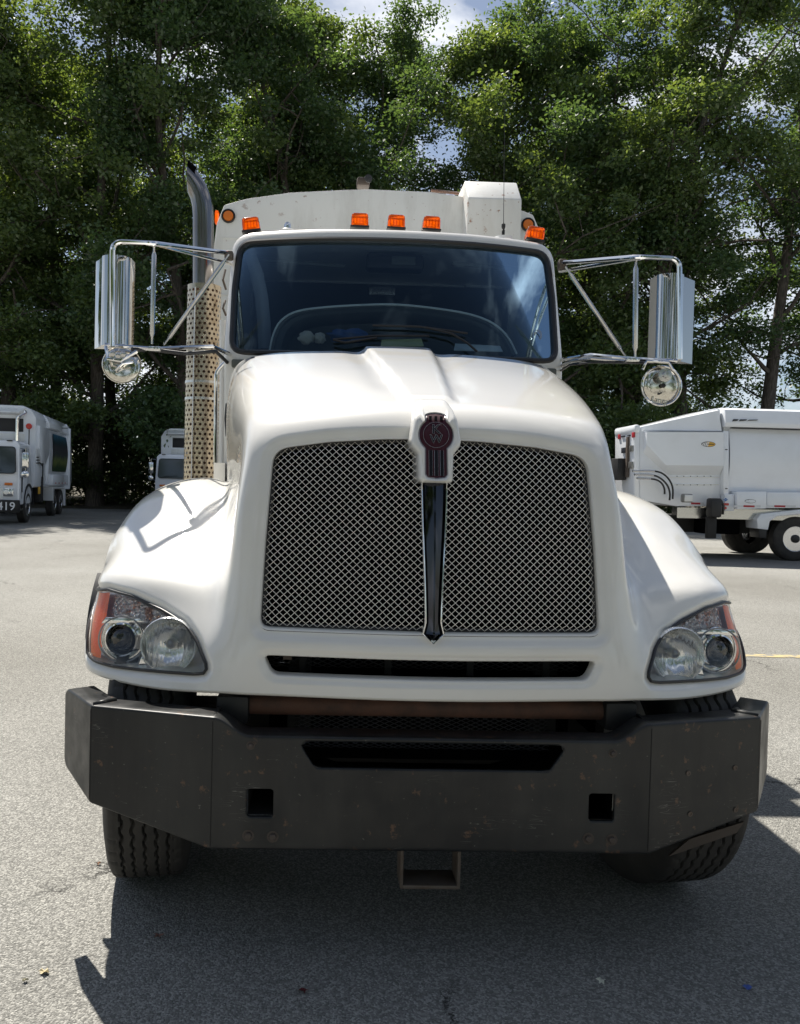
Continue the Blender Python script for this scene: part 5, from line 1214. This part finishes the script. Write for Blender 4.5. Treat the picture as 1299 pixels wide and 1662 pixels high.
def cabover(name, label, loc, rz, number=None, full=True):
    R = thing(name, label, 'truck', loc, rz, 'white refuse trucks parked at the edge of the lot')
    P = lambda nm, mb, m, par=None, sm=30: mb.obj(nm, M[m] if isinstance(m, str) else m, par or R, sm)
    # cab
    fr_out = [(-2.44, .62), (-.01, .62), (-.01, 1.5), (-.05, 2.55), (-.16, 2.67), (-2.29, 2.67), (-2.40, 2.55), (-2.44, 1.5)]
    cb = MB(); L_ = lambda k, y, d=0: [(-1.225+(x+1.225)*k, y+max(0, z-1.5)*.10+d, 1.5+(z-1.5)*k) for x, z in rounded(fr_out, .06, 4)]
    cb.loops([L_(.96, 0), L_(.99, .02), L_(1.0, .07), [(x, 1.75, z) for x, y, z in L_(1.0, 0)]], cap0=True, cap1=True); cab_ = P('cab', cb, 'paint_new')
    wy = lambda z: max(0, z-1.5)*.10-.006
    ws = rounded([(-2.32, 1.62), (-.13, 1.62), (-.17, 2.46), (-2.28, 2.46)], .12, 5)
    P('windshield', MB().loops([[(x, wy(z)-.012, z) for x, z in ws], [(x, wy(z)+.02, z) for x, z in ws]], cap0=True), 'glass_far', cab_)
    P('windshield_gasket', MB().tube([(x, wy(z)-.012, z) for x, z in ws], .016, 5, closed=True), 'gasket', cab_)
    for x in (-1.7, -.8): P('wiper', MB().tube([(x-.4, wy(1.66)-.03, 1.68), (x+.25, wy(1.72)-.03, 1.72)], .012, 5), 'black', cab_)
    for s_, xx in ((1, .004), (-1, -2.454)):
        P('door_window', MB().prism([(.32, 1.70), (1.05, 1.62), (1.05, 2.38), (.42, 2.42)], xx-.006, xx+.006, ax='x', bev=.003), 'glass_far', cab_)
        P('door_seam', MB().prism([(.22, .82), (.235, .82), (.235, 2.45), (.22, 2.45)], xx-.003, xx+.002, ax='x'), 'black', cab_)
        P('door_seam', MB().prism([(1.14, .82), (1.155, .82), (1.155, 2.45), (1.14, 2.45)], xx-.003, xx+.002, ax='x'), 'black', cab_)
    P('door_vent', MB().prism([(.24, 1.02), (.36, 1.02), (.36, 1.52), (.24, 1.52)], .0, .008, ax='x'), 'black', cab_)
    for x in (-2.12, -.34):
        h = P('headlight', MB().box((x, -.01, 1.02), (.30, .05, .26), bev=.05), 'chrome', cab_)
        P('lamp_lens', MB().lathe((x-.06, -.03, 1.02), (0, -1, 0), [(.08, 0), (.07, .02), (.0001, .025)], 16), 'reflector', h); P('lamp_lens', MB().lathe((x+.08, -.03, 1.02), (0, -1, 0), [(.05, 0), (.045, .02), (.0001, .025)], 12), 'reflector', h)
        P('turn_signal', MB().box((x, -.01, 1.28), (.24, .03, .08), bev=.02), 'amber_round', cab_)
    P('marker_light', MB().box((-.35, .10, 2.66), (.16, .08, .03), bev=.01), 'black', cab_); P('marker_light', MB().box((-2.1, .10, 2.66), (.16, .08, .03), bev=.01), 'black', cab_)
    em_ = P('emblem', MB().prism([(-1.225+.20*cos(a), 1.30+.06*sin(a)) for a in np.linspace(0, 2*pi, 25)[:-1]], -.008, .0), 'red', cab_)
    P('grille_panel', MB().bx(-1.95, -.5, -.004, .01, .80, 1.16), 'paint_old', cab_)
    bu = P('bumper', MB().prism([(-2.46, .38), (.0, .38), (.02, .50), (.0, .78), (-2.46, .78), (-2.48, .50)], -.22, .05, bev=.03), 'chassis')
    if number: lettering('fleet_number', number, .36, (-.44, -.228, .575), (pi/2, 0, 0), M['print_white'], bu, .002, .004)
    P('step', MB().bx(-.34, -.02, .05, .6, .44, .50), 'steel', bu)
    # mirrors
    for x, s_ in ((.16, 1), (-2.62, -1)):
        mr0 = P('mirror', MB().box((x, -.02, 2.05), (.20, .07, .50), bev=.03), 'chrome'); P('convex_mirror', MB().lathe((x, -.05, 1.60), (0, -1, 0), [(.0001, .03), (.07, .02), (.11, 0), (.10, -.03), (.0001, -.04)], 20), 'chrome', mr0)
        P('mirror_arm', MB().tube([(x-s_*.18, .1, 2.42), (x, .0, 2.44), (x, .0, 1.55), (x-s_*.18, .1, 1.50)], .015, 6), 'steel', mr0)
    # front wheels with black arches
    for x, o in ((-.15, 1), (-2.30, -1)):
        wheel(R, x, 1.28, .52, o)
        ar = []
        for k in range(13):
            a = pi*k/12; ar.append([(x-.16, 1.28-.64*cos(a), .56+.66*sin(a)), (x+.17, 1.28-.64*cos(a), .56+.66*sin(a)), (x+.17, 1.28-.72*cos(a), .56+.74*sin(a)), (x-.16, 1.28-.72*cos(a), .56+.74*sin(a))])
        P('wheel_arch', MB().loops(ar, cap0=True, cap1=True), 'black')
    P('frame', MB().bx(-1.7, -.75, .3, 9.0, .55, .95), 'chassis')
    # body: hopper, box and tailgate
    hp = MB(); hs = [(-2.50, 1.15), (.02, 1.15), (.04, 1.9), (.06, 3.55), (-.10, 3.82), (-.38, 3.95), (-2.1, 3.95), (-2.38, 3.82), (-2.54, 3.55), (-2.52, 1.9)]
    ro_ = rounded(hs, .10, 3)
    hp.loops([[(-1.24+(x+1.24)*.99, 2.02, z*.995) for x, z in ro_], [(x, 2.06, z) for x, z in ro_], [(x, 4.1, z) for x, z in ro_]], cap0=True, cap1=True); bd_ = P('hopper', hp, 'paint_new')
    P('hopper_window', MB().bx(-2.0, -.35, 2.0, 2.018, 3.05, 3.50, bev=.01), 'black', bd_); P('hopper_panel', MB().bx(-2.05, -.3, 1.985, 2.012, 2.72, 2.98, bev=.008), 'paint_old', bd_)
    P('hopper_chute', MB().prism([(2.15, 3.3), (3.9, 3.3), (3.9, 2.35), (3.3, 2.0), (2.6, 2.0), (2.15, 2.5)], .02, .16, ax='x', bev=.03), 'paint_new', bd_)
    P('hopper_hood', MB().loops([[(-2.15, 1.55, 3.66), (-.40, 1.55, 3.66), (-.40, 1.58, 3.70), (-2.15, 1.58, 3.70)], [(-2.3, 2.1, 3.60), (-.25, 2.1, 3.60), (-.25, 2.1, 3.90), (-2.3, 2.1, 3.90)]], cap0=True), 'paint_old', bd_)
    sd_ = [(-2.48, 1.15), (0, 1.15), (.10, 1.7), (.13, 2.5), (.08, 3.25), (-.10, 3.62), (-.42, 3.80), (-2.06, 3.80), (-2.38, 3.62), (-2.56, 3.25), (-2.61, 2.5), (-2.58, 1.7)]
    rs_ = rounded(sd_, .12, 4); bx_ = P('body_box', MB().loops([[(x, y, z) for x, z in rs_] for y in (4.1, 8.3)], cap0=True, cap1=True), 'paint_new')
    P('roof_rail', MB().prism([(-.22, 3.55), (.10, 3.30), (.15, 3.36), (.12, 3.56), (-.05, 3.80), (-.22, 3.84)], 4.0, 8.2, bev=.01), 'paint_new', bx_)
    # picture on the curved side
    pv = []
    for y in np.linspace(4.75, 7.75, 16):
        e_ = .0
        pv.append([(.115+.045*sin(pi*k/8), y+.22*sin(pi*k/8)*(1 if y > 6 else -.0), 1.75+1.42*k/8) for k in range(9)])
    P('picture_panel', MB().loops(pv, closed=False), pic, bx_, 180)
    lt_ = inst('picture_lettering', text_mesh('CITY', .40, .002), bx_, (.172, 6.3, 2.72), (pi/2, 0, pi/2)) if False else None
    P('side_box', MB().bx(.0, .18, 4.6, 8.0, 1.22, 1.62, bev=.02), 'paint_new', bx_)
    for k in range(9): P('reflective_tape', MB().bx(.181, .185, 4.7+k*.36, 4.88+k*.36, 1.28, 1.33), 'tape_red' if k % 2 else 'tape_white', bx_)
    tg_ = P('tailgate', MB().prism([(8.3, 1.1), (9.3, 1.0), (9.7, 1.4), (9.6, 2.6), (8.9, 3.70), (8.3, 3.78)], -2.50, .06, ax='x', bev=.05), 'paint_new')
    P('tailgate_post', MB().bx(.0, .20, 8.26, 8.42, 1.05, 3.60, bev=.02), 'paint_new', tg_)
    for yk in (6.2, 7.6):
        wheel(R, -.16, yk, .52, 1); wheel(R, -2.30, yk, .52, -1)
    P('rear_fender', MB().prism([(5.3, 1.15), (5.45, .62), (5.62, .62), (5.75, 1.06), (8.1, 1.08), (8.15, .35), (8.35, .35), (8.3, 1.15)], -.32, .04, ax='x', bev=.01), 'paint_new')
    # exhaust, beacon, hoses, tank
    sk_ = P('exhaust_pipe', MB().tube([(-.52, 1.86, 2.65), (-.52, 1.86, 3.42), (-.50, 1.86, 3.52), (-.40, 1.84, 3.62), (-.22, 1.80, 3.72)], .062, 12), 'chrome')
    bc2 = P('beacon_post', MB().cyl((-.14, 1.90, 2.5), (-.14, 1.90, 3.18), .018, 8), 'chassis'); P('beacon', MB().lathe((-.14, 1.88, 3.24), (0, -1, 0), [(.0001, 0), (.10, .0), (.10, .03), (.08, .05), (.0001, .055)], 20), 'red', bc2)
    P('side_tank', MB().bx(-.30, .04, 3.15, 3.55, .62, 1.55, bev=.03), 'black'); P('amber_bracket', MB().box((.03, 2.85, 1.05), (.04, .25, .25), bev=.01), 'print_yellow')
    for k in range(3): P('hydraulic_hose', MB().tube([(.03, 2.2, 2.0+k*.10), (.10, 2.6, 2.02+k*.10), (.14, 2.85, 1.9+k*.08), (.12, 2.95, 1.6), (.08, 2.95, 1.3)], .022, 6), 'hose', bd_)
    return R
a = atz(46, 848, GZ); rzL = radians(9.3)
# the wheel's outer lower edge is at local (0, 1.28)
lx = a.x-(0*cos(rzL)-1.28*sin(rzL)); ly = a.y-(0*sin(rzL)+1.28*cos(rzL))
cabover('refuse_truck', 'white cab over refuse truck at left edge with number 3419 on its bumper', (lx, ly, GZ), rzL, '3419')
q = at(247, 770, 32.0)
cabover('refuse_truck', 'distant white cab over refuse truck half hidden behind the perforated heat shield', (q.x+2.60, 32.0, GZ), radians(3))

# right: the long body seen from the side
SYP = 15.35
def q2(x, y, Y=SYP): p = at(x, y, Y); return (p.x, p.z)
R = thing('refuse_truck', 'long white refuse truck standing side on at the right with a yellow oval emblem', 'truck', (10.0, 16.5, GZ), 0, 'white refuse trucks parked at the edge of the lot')
def PR(nm, mb, m, par=None, sm=30):
    mb.v = [(x-10.0, y-16.5, z-GZ) for x, y, z in mb.v]; return mb.obj(nm, M[m] if isinstance(m, str) else m, par or R, sm)
def px_prism(pts, y0=SYP, y1=SYP+.1, bev=.0, Y=SYP): return MB().prism([q2(x, y, Y) for x, y in pts], y0, y1, bev=bev)
zt_ = q2(1240, 663)[1]; zb2 = q2(1240, 800)[1]; xR = 17.6
bx0 = q2(1176, 700)[0]
W2 = 2.45
bm2 = MB().bx(bx0, xR, SYP+.06, SYP+W2, q2(1200, 822)[1], zt_-.05, bev=.03); body2 = PR('body_box', bm2, 'paint_new')
# bulging side sheet
ls = []
zz0, zz1 = q2(1200, 798)[1], q2(1200, 697)[1]
for k in range(9):
    f = k/8; ls.append([(bx0+.12, SYP+.06-.13*sin(pi*(f*.86+.07)), zz0+(zz1-zz0)*f), (xR, SYP+.06-.13*sin(pi*(f*.86+.07)), zz0+(zz1-zz0)*f)])
PR('side_sheet', MB().loops(ls, closed=False), 'paint_new', body2, 180)
zr0 = q2(1200, 694)[1]
PR('roof_rail', MB().prism([(SYP-.14, zr0), (SYP-.16, zr0+.10), (SYP-.10, zt_-.06), (SYP+.10, zt_), (SYP+.5, zt_+.01), (SYP+.5, zr0)], bx0-.06, xR, ax='x', bev=.015), 'paint_new', body2)
PR('rail_gap', MB().bx(bx0+.10, xR, SYP-.135, SYP-.05, zr0-.028, zr0-.012), 'void', body2)
PR('body_post', px_prism([(1171, 700), (1179.5, 700), (1179.5, 803), (1171, 803)], SYP-.10, SYP+.1, .008), 'paint_new', body2)
for yy_ in (730, 793): 
    x_, z_ = q2(1175.5, yy_); PR('post_slot', MB().box((x_, SYP-.102, z_), (.055, .006, .022)), 'print_dark', body2)
hop = PR('hopper', MB().prism([q2(1040, 812), q2(1040, 692.5), q2(1060, 688), q2(1166, 662), q2(1172, 664), q2(1172, 822), q2(1100, 822)], SYP+.05, SYP+1.45, bev=.03), 'paint_new')
PR('hopper_roof_edge', MB().loops([[(q2(1044, 699)[0], SYP+.03, q2(1044, 699)[1]), (q2(1170, 701)[0], SYP+.03, q2(1170, 701)[1])], [(q2(1044, 699)[0], SYP-.01, q2(1044, 699)[1]+.02), (q2(1170, 701)[0], SYP-.05, q2(1170, 701)[1]+.02)], [(q2(1050, 692)[0], SYP-.0, q2(1050, 691)[1]), (q2(1166, 664)[0], SYP-.02, q2(1166, 666)[1])], [(q2(1050, 692)[0], SYP+.12, q2(1050, 690)[1]), (q2(1166, 664)[0], SYP+.12, q2(1166, 662)[1])]], closed=False), 'paint_new', hop, 40)
# chute that stands proud of the hopper side
A = [q2(1046, 702), q2(1170, 702), q2(1170, 756), q2(1077, 755), q2(1046, 722)]
Bq = [q2(1046, 702), q2(1170, 702), q2(1170, 772), q2(1086, 772), q2(1046, 736)]
PR('hopper_chute', MB().loops([[(x, SYP+.06, z) for x, z in Bq], [(x, SYP-.13, z) for x, z in A]], cap1=True), 'paint_new', hop, 20)
for yy_ in (774, 786):
    PR('rivet_strip', px_prism([(1086, yy_), (1168, yy_), (1168, yy_+1.2), (1086, yy_+1.2)], SYP+.03, SYP+.055), 'paint_old', hop)
for i in range(6):
    for yy_ in (773, 787): x_, z_ = q2(1100+i*11, yy_); PR('rivet', MB().box((x_, SYP+.028, z_), (.018, .006, .018)), 'black', hop)
# front frame with its hydraulic gear
ff = PR('front_frame', MB().prism([q2(1031, 830), q2(1031, 700), q2(1034, 692), q2(1040, 692), q2(1040, 830)], SYP+.04, SYP+1.25, bev=.02), 'paint_new')
def yfront(px): return (SYP+2.41)*501.0/(px-530)-2.41
PR('frame_cap', MB().bx(q2(1029, 700)[0], q2(1040, 700)[0], SYP-.02, SYP+1.25, q2(1036, 703)[1], q2(1036, 689)[1], bev=.06), 'paint_new', ff)
xf_ = q2(1031, 750)[0]
for qx, qy, w_, h_, m_2 in ((1006, 709, .12, .12, 'tape_red'), (1029, 706, .12, .12, 'tape_red'), (1012, 708.5, .2, .03, 'print_dark'), (1022, 707, .14, .03, 'print_dark'), (1014, 731, .25, .13, 'print_dark'), (1026, 728, .2, .14, 'lampgrey'), (1026, 755, .22, .16, 'lampgrey')):
    p = at(qx, qy, yfront(qx)); PR('frame_fitting', MB().box((xf_-.03, p.y, p.z), (.04, w_, h_), bev=.005), m_2, ff)
p = at(1013, 762, yfront(1013)); PR('oil_reservoir', MB().box((xf_-.13, p.y, p.z), (.22, .45, .52), bev=.02), 'black', ff)
p = at(1021, 742, yfront(1021)); PR('frame_channel', MB().box((xf_-.04, p.y, p.z), (.06, .10, .95)), 'hitchsteel', ff)
for pts in ([(1027, 764.5), (1055, 764), (1074, 766), (1087, 778), (1093, 792), (1092, 810)], [(1030, 770), (1058, 770), (1072, 775), (1084, 787), (1088, 800), (1087, 812)], [(1034, 776), (1062, 777), (1073, 782), (1079, 792), (1079, 802)]):
    P_ = sm_open(np.array(pts, float), 20); hz = [at(p[0], p[1], SYP-.16) for p in P_]
    PR('hydraulic_hose', MB().tube(hz, .021, 7), 'hose', ff); PR('hose_fitting', MB().tube(hz[:8], .026, 7), 'steel', ff)
x_, z_ = q2(1115, 808.5, SYP-.25); PR('work_lamp', MB().box((x_, SYP-.25, z_), (.24, .18, .20), bev=.04), 'lampgrey', hop); PR('lamp_glass', MB().box((x_, SYP-.345, z_), (.19, .02, .15), bev=.02), 'white_plastic', hop)
x_, z_ = q2(1159, 824, SYP-.22); tk = PR('black_filter_box', MB().box((x_, SYP-.22, z_), (.25, .30, .44), bev=.05), 'black'); PR('filter_hose', MB().tube([(x_+.12, SYP-.28, z_+.18), (x_+.19, SYP-.28, z_+.05), (x_+.18, SYP-.28, z_-.15)], .03, 8), 'hose', tk)
PR('filter_bracket', MB().box((x_-.02, SYP-.15, z_-.46), (.22, .12, .5), bev=.02), 'chassis', tk)
# skirt with boxes, lamps and tape
x0, z0 = q2(1140, 822); 
PR('skirt_plate', px_prism([(1172, 802), (1187, 802), (1187, 829), (1172, 829)], SYP-.13, SYP+.1, .008), 'paint_new', body2)
sb = PR('side_box', px_prism([(1188, 798), (1236, 797.5), (1236, 825), (1188, 826)], SYP-.22, SYP+.1, .015), 'paint_new')
for k in range(2): PR('side_box', px_prism([(1238+k*60, 799), (1296+k*60, 799), (1296+k*60, 824), (1238+k*60, 824.5)], SYP-.18, SYP+.1, .012), 'paint_new')
for xa, xb_, m_2 in ((1122, 1137, 'tape_red'), (1137, 1143, 'tape_white'), (1190, 1207, 'tape_white'), (1207, 1225, 'tape_red'), (1225, 1235, 'tape_white'), (1241, 1257, 'tape_white'), (1257, 1275, 'tape_red'), (1275, 1292, 'tape_white')):
    yd = SYP-.224 if xb_ > 1180 and xb_ < 1238 else (SYP-.184 if xb_ > 1180 else SYP+.045); yy_ = 821.5 if xb_ > 1180 else 817
    a_, c_ = at(xa, yy_, yd), at(xb_, yy_, yd); PR('reflective_tape', MB().bx(a_.x, c_.x, yd, yd+.003, a_.z-.022, a_.z+.022), m_2)
p = at(1178, 811, SYP-.135); PR('blue_diamond', MB().prism([(p.x-.055, p.z), (p.x, p.z-.04), (p.x+.055, p.z), (p.x, p.z+.04)], p.y-.003, p.y), 'print_blue', body2); lettering('diamond_lettering', 'CNG', .030, (p.x-10, p.y-.004-16.5, p.z-GZ), (pi/2, 0, 0), M['print_white'], body2, .0008)
p = at(1178, 818.5, SYP-.14); PR('clearance_lamp', MB().box((p.x, p.y, p.z), (.15, .03, .055), bev=.015), 'red', body2)
p = at(1177.5, 824.5, SYP-.14); PR('clearance_lamp', MB().lathe((p.x, p.y, p.z), (0, -1, 0), [(.03, 0), (.03, .01), (.0001, .014)], 16), 'red', body2)
# printed emblems
def emblem(px, py, Y, w, h, cols):
    p = at(px, py, Y); r_o = PR('oval_emblem', MB().prism([(p.x+w*cos(a), p.z+h*sin(a)) for a in np.linspace(0, 2*pi, 33)[:-1]], Y-.003, Y), cols[0])
    PR('emblem_field', MB().prism([(p.x+w*.94*cos(a), p.z+h*.84*sin(a)) for a in np.linspace(-1.75, 1.75, 25)], Y-.005, Y-.002), cols[1], r_o)
    for k in range(4):
        x = p.x-w*.78+k*w*.24; hh_ = h*.78*sqrt(max(.05, 1-((x-p.x)/w)**2)); PR('emblem_stripe', MB().prism([(x-.012-hh_*.3, p.z-hh_), (x+.014-hh_*.3, p.z-hh_), (x+.014+hh_*.3, p.z+hh_), (x-.012+hh_*.3, p.z+hh_)], Y-.006, Y-.002), cols[2], r_o)
    return r_o, p
eo, p = emblem(1150, 721, SYP-.133, .165, .062, ('print_dark', 'print_yellow', 'print_white'))
PR('emblem_bar', MB().prism([(p.x-.02, p.z-.008), (p.x+.13, p.z-.008), (p.x+.13, p.z+.012), (p.x-.01, p.z+.012)], p.y-.007, p.y-.004), 'print_dark', eo)
emblem(1218, 813.5, SYP-.225, .13, .045, ('print_dark', 'paint_new', 'paint_new'))
for xa, xb_, s2 in ((1189, 1197, 1), (1200, 1211, .8), (1214, 1229, .45)):
    a_, c_ = at(xa, 682, SYP-.17), at(xb_, 681.5, SYP-.17); h_ = .026*s2
    PR('rail_mark', MB().prism([(a_.x, a_.z-h_), (c_.x, c_.z-h_*.8), (c_.x+.03, c_.z+h_*.6), (a_.x+.03, a_.z+h_)], SYP-.175, SYP-.10), 'print_dark', body2)
# chassis and wheels
PR('frame', MB().bx(1.2, xR, SYP+.7, SYP+1.8, .55, .95), 'chassis')
PR('underbody_shade', MB().bx(q2(1150, 845)[0], q2(1212, 845)[0], SYP+.25, SYP+.8, q2(1180, 868)[1], q2(1180, 838)[1], bev=.05), 'void')  # near-black block put in for the dark void under the body
PR('sill', MB().bx(q2(1100, 830)[0], xR, SYP+.02, SYP+.3, q2(1200, 843)[1], q2(1200, 826)[1]), 'steel')
wc = at(1286, 873, SYP+.12); 
for xx_ in (wc.x, wc.x+1.37):
    for yy_, o in ((SYP+.12, -1), (SYP+2.3, 1)): wheel(R, xx_-10, yy_-16.5, .52, -1 if o < 0 else 1, 'y')
for yy_, o in ((SYP+.12, -1), (SYP+2.3, 1)): wheel(R, 3.6-10, yy_-16.5, .52, -1 if o < 0 else 1, 'y')
w3 = at(1228, 875, SYP+2.0); wheel(R, w3.x-10, SYP+2.3-16.5, .52, 1, 'y')
fd = [(1230, 858), (1229, 843), (1236, 834), (1298, 827), (1400, 827), (1400, 834), (1306, 834), (1262, 838), (1250, 846), (1247, 860)]
PR('rear_fender', px_prism(fd, SYP-.16, SYP+.35, .012, SYP-.16), 'paint_new'); PR('mud_flap', px_prism([(1232, 857), (1245, 860), (1244, 874), (1233, 873)], SYP-.12, SYP+.3, .01, SYP-.12), 'black')
# cab beyond the bonnet of the near truck
cb2 = MB().bx(1.9, 4.6, SYP+.05, SYP+2.45, .7, 2.7, bev=.12); cb2 = PR('cab', cb2, 'paint_new'); PR('door_window', MB().bx(2.5, 3.3, SYP+.035, SYP+.07, 1.7, 2.4, bev=.01), 'glass_far', cb2)

# ================================================================== LITTER
def leaf_obj(name, px, py, size, m, label, cat, seed, pts=5):
    p = atz(px, py, GZ); rng = np.random.default_rng(seed); mb = MB(); n = 14; vs = [(0, 0, .006)]
    for k in range(n):
        a = 2*pi*k/n; r = size*(1 if k % 2 else .62)*rng.uniform(.7, 1.1); vs.append((r*cos(a), r*.8*sin(a), .003+rng.uniform(0, .012)))
    mb.add(vs, [(0, 1+k, 1+(k+1) % n) for k in range(n)]); o = mb.obj(name, m, smooth=None); o.location = (p.x, p.y, GZ); tag(o, label, cat)
lf = lambda n, c: mat(n, c, 0.8)
leaf_obj('fallen_leaf', 72, 1580, .022, lf('yellow leaf', (.42, .36, .22)), 'larger pale yellow fallen leaf on sunlit asphalt at lower left', 'leaf', 1)
leaf_obj('fallen_leaf', 41, 1594, .012, lf('pale leaf', (.40, .38, .28)), 'small pale fallen leaf left of the larger yellow one', 'leaf', 2)
leaf_obj('fallen_leaf', 258, 1521, .021, lf('pinkish leaf', (.25, .13, .10)), 'pinkish brown fallen leaf just inside the left edge of the shadow', 'leaf', 3)
leaf_obj('fallen_leaf', 493, 1611, .016, lf('dark red leaf', (.10, .012, .014)), 'small dark red fallen leaf in the shadow near the bottom edge', 'leaf', 4)
leaf_obj('paper_scrap', 976, 1595, .018, lf('white scrap', (.60, .60, .50)), 'little white paper scrap in the shadow below the bumper', 'litter', 5)
leaf_obj('plastic_scrap', 1214, 1606, .018, lf('blue scrap', (.07, .12, .38)), 'little blue plastic scrap in the shadow at lower right', 'litter', 6)
leaf_obj('fallen_leaf', 160, 1404, .012, lf('brown leaf', (.20, .10, .05)), 'tiny brown fallen leaf beside the left front tyre', 'leaf', 7)
# trees across the lot behind the viewer, there only in the reflections
gb2 = 'trees across the lot behind the viewer'
for i in range(11):
    place_tree([3, 0, 1, 2, 3][i % 5], -38+i*7.6, -30+2.5*sin(i*2.1), i*1.3, .80+.05*sin(i*1.7), 'tree across the lot behind the viewer, mirrored in the chrome', gb2)
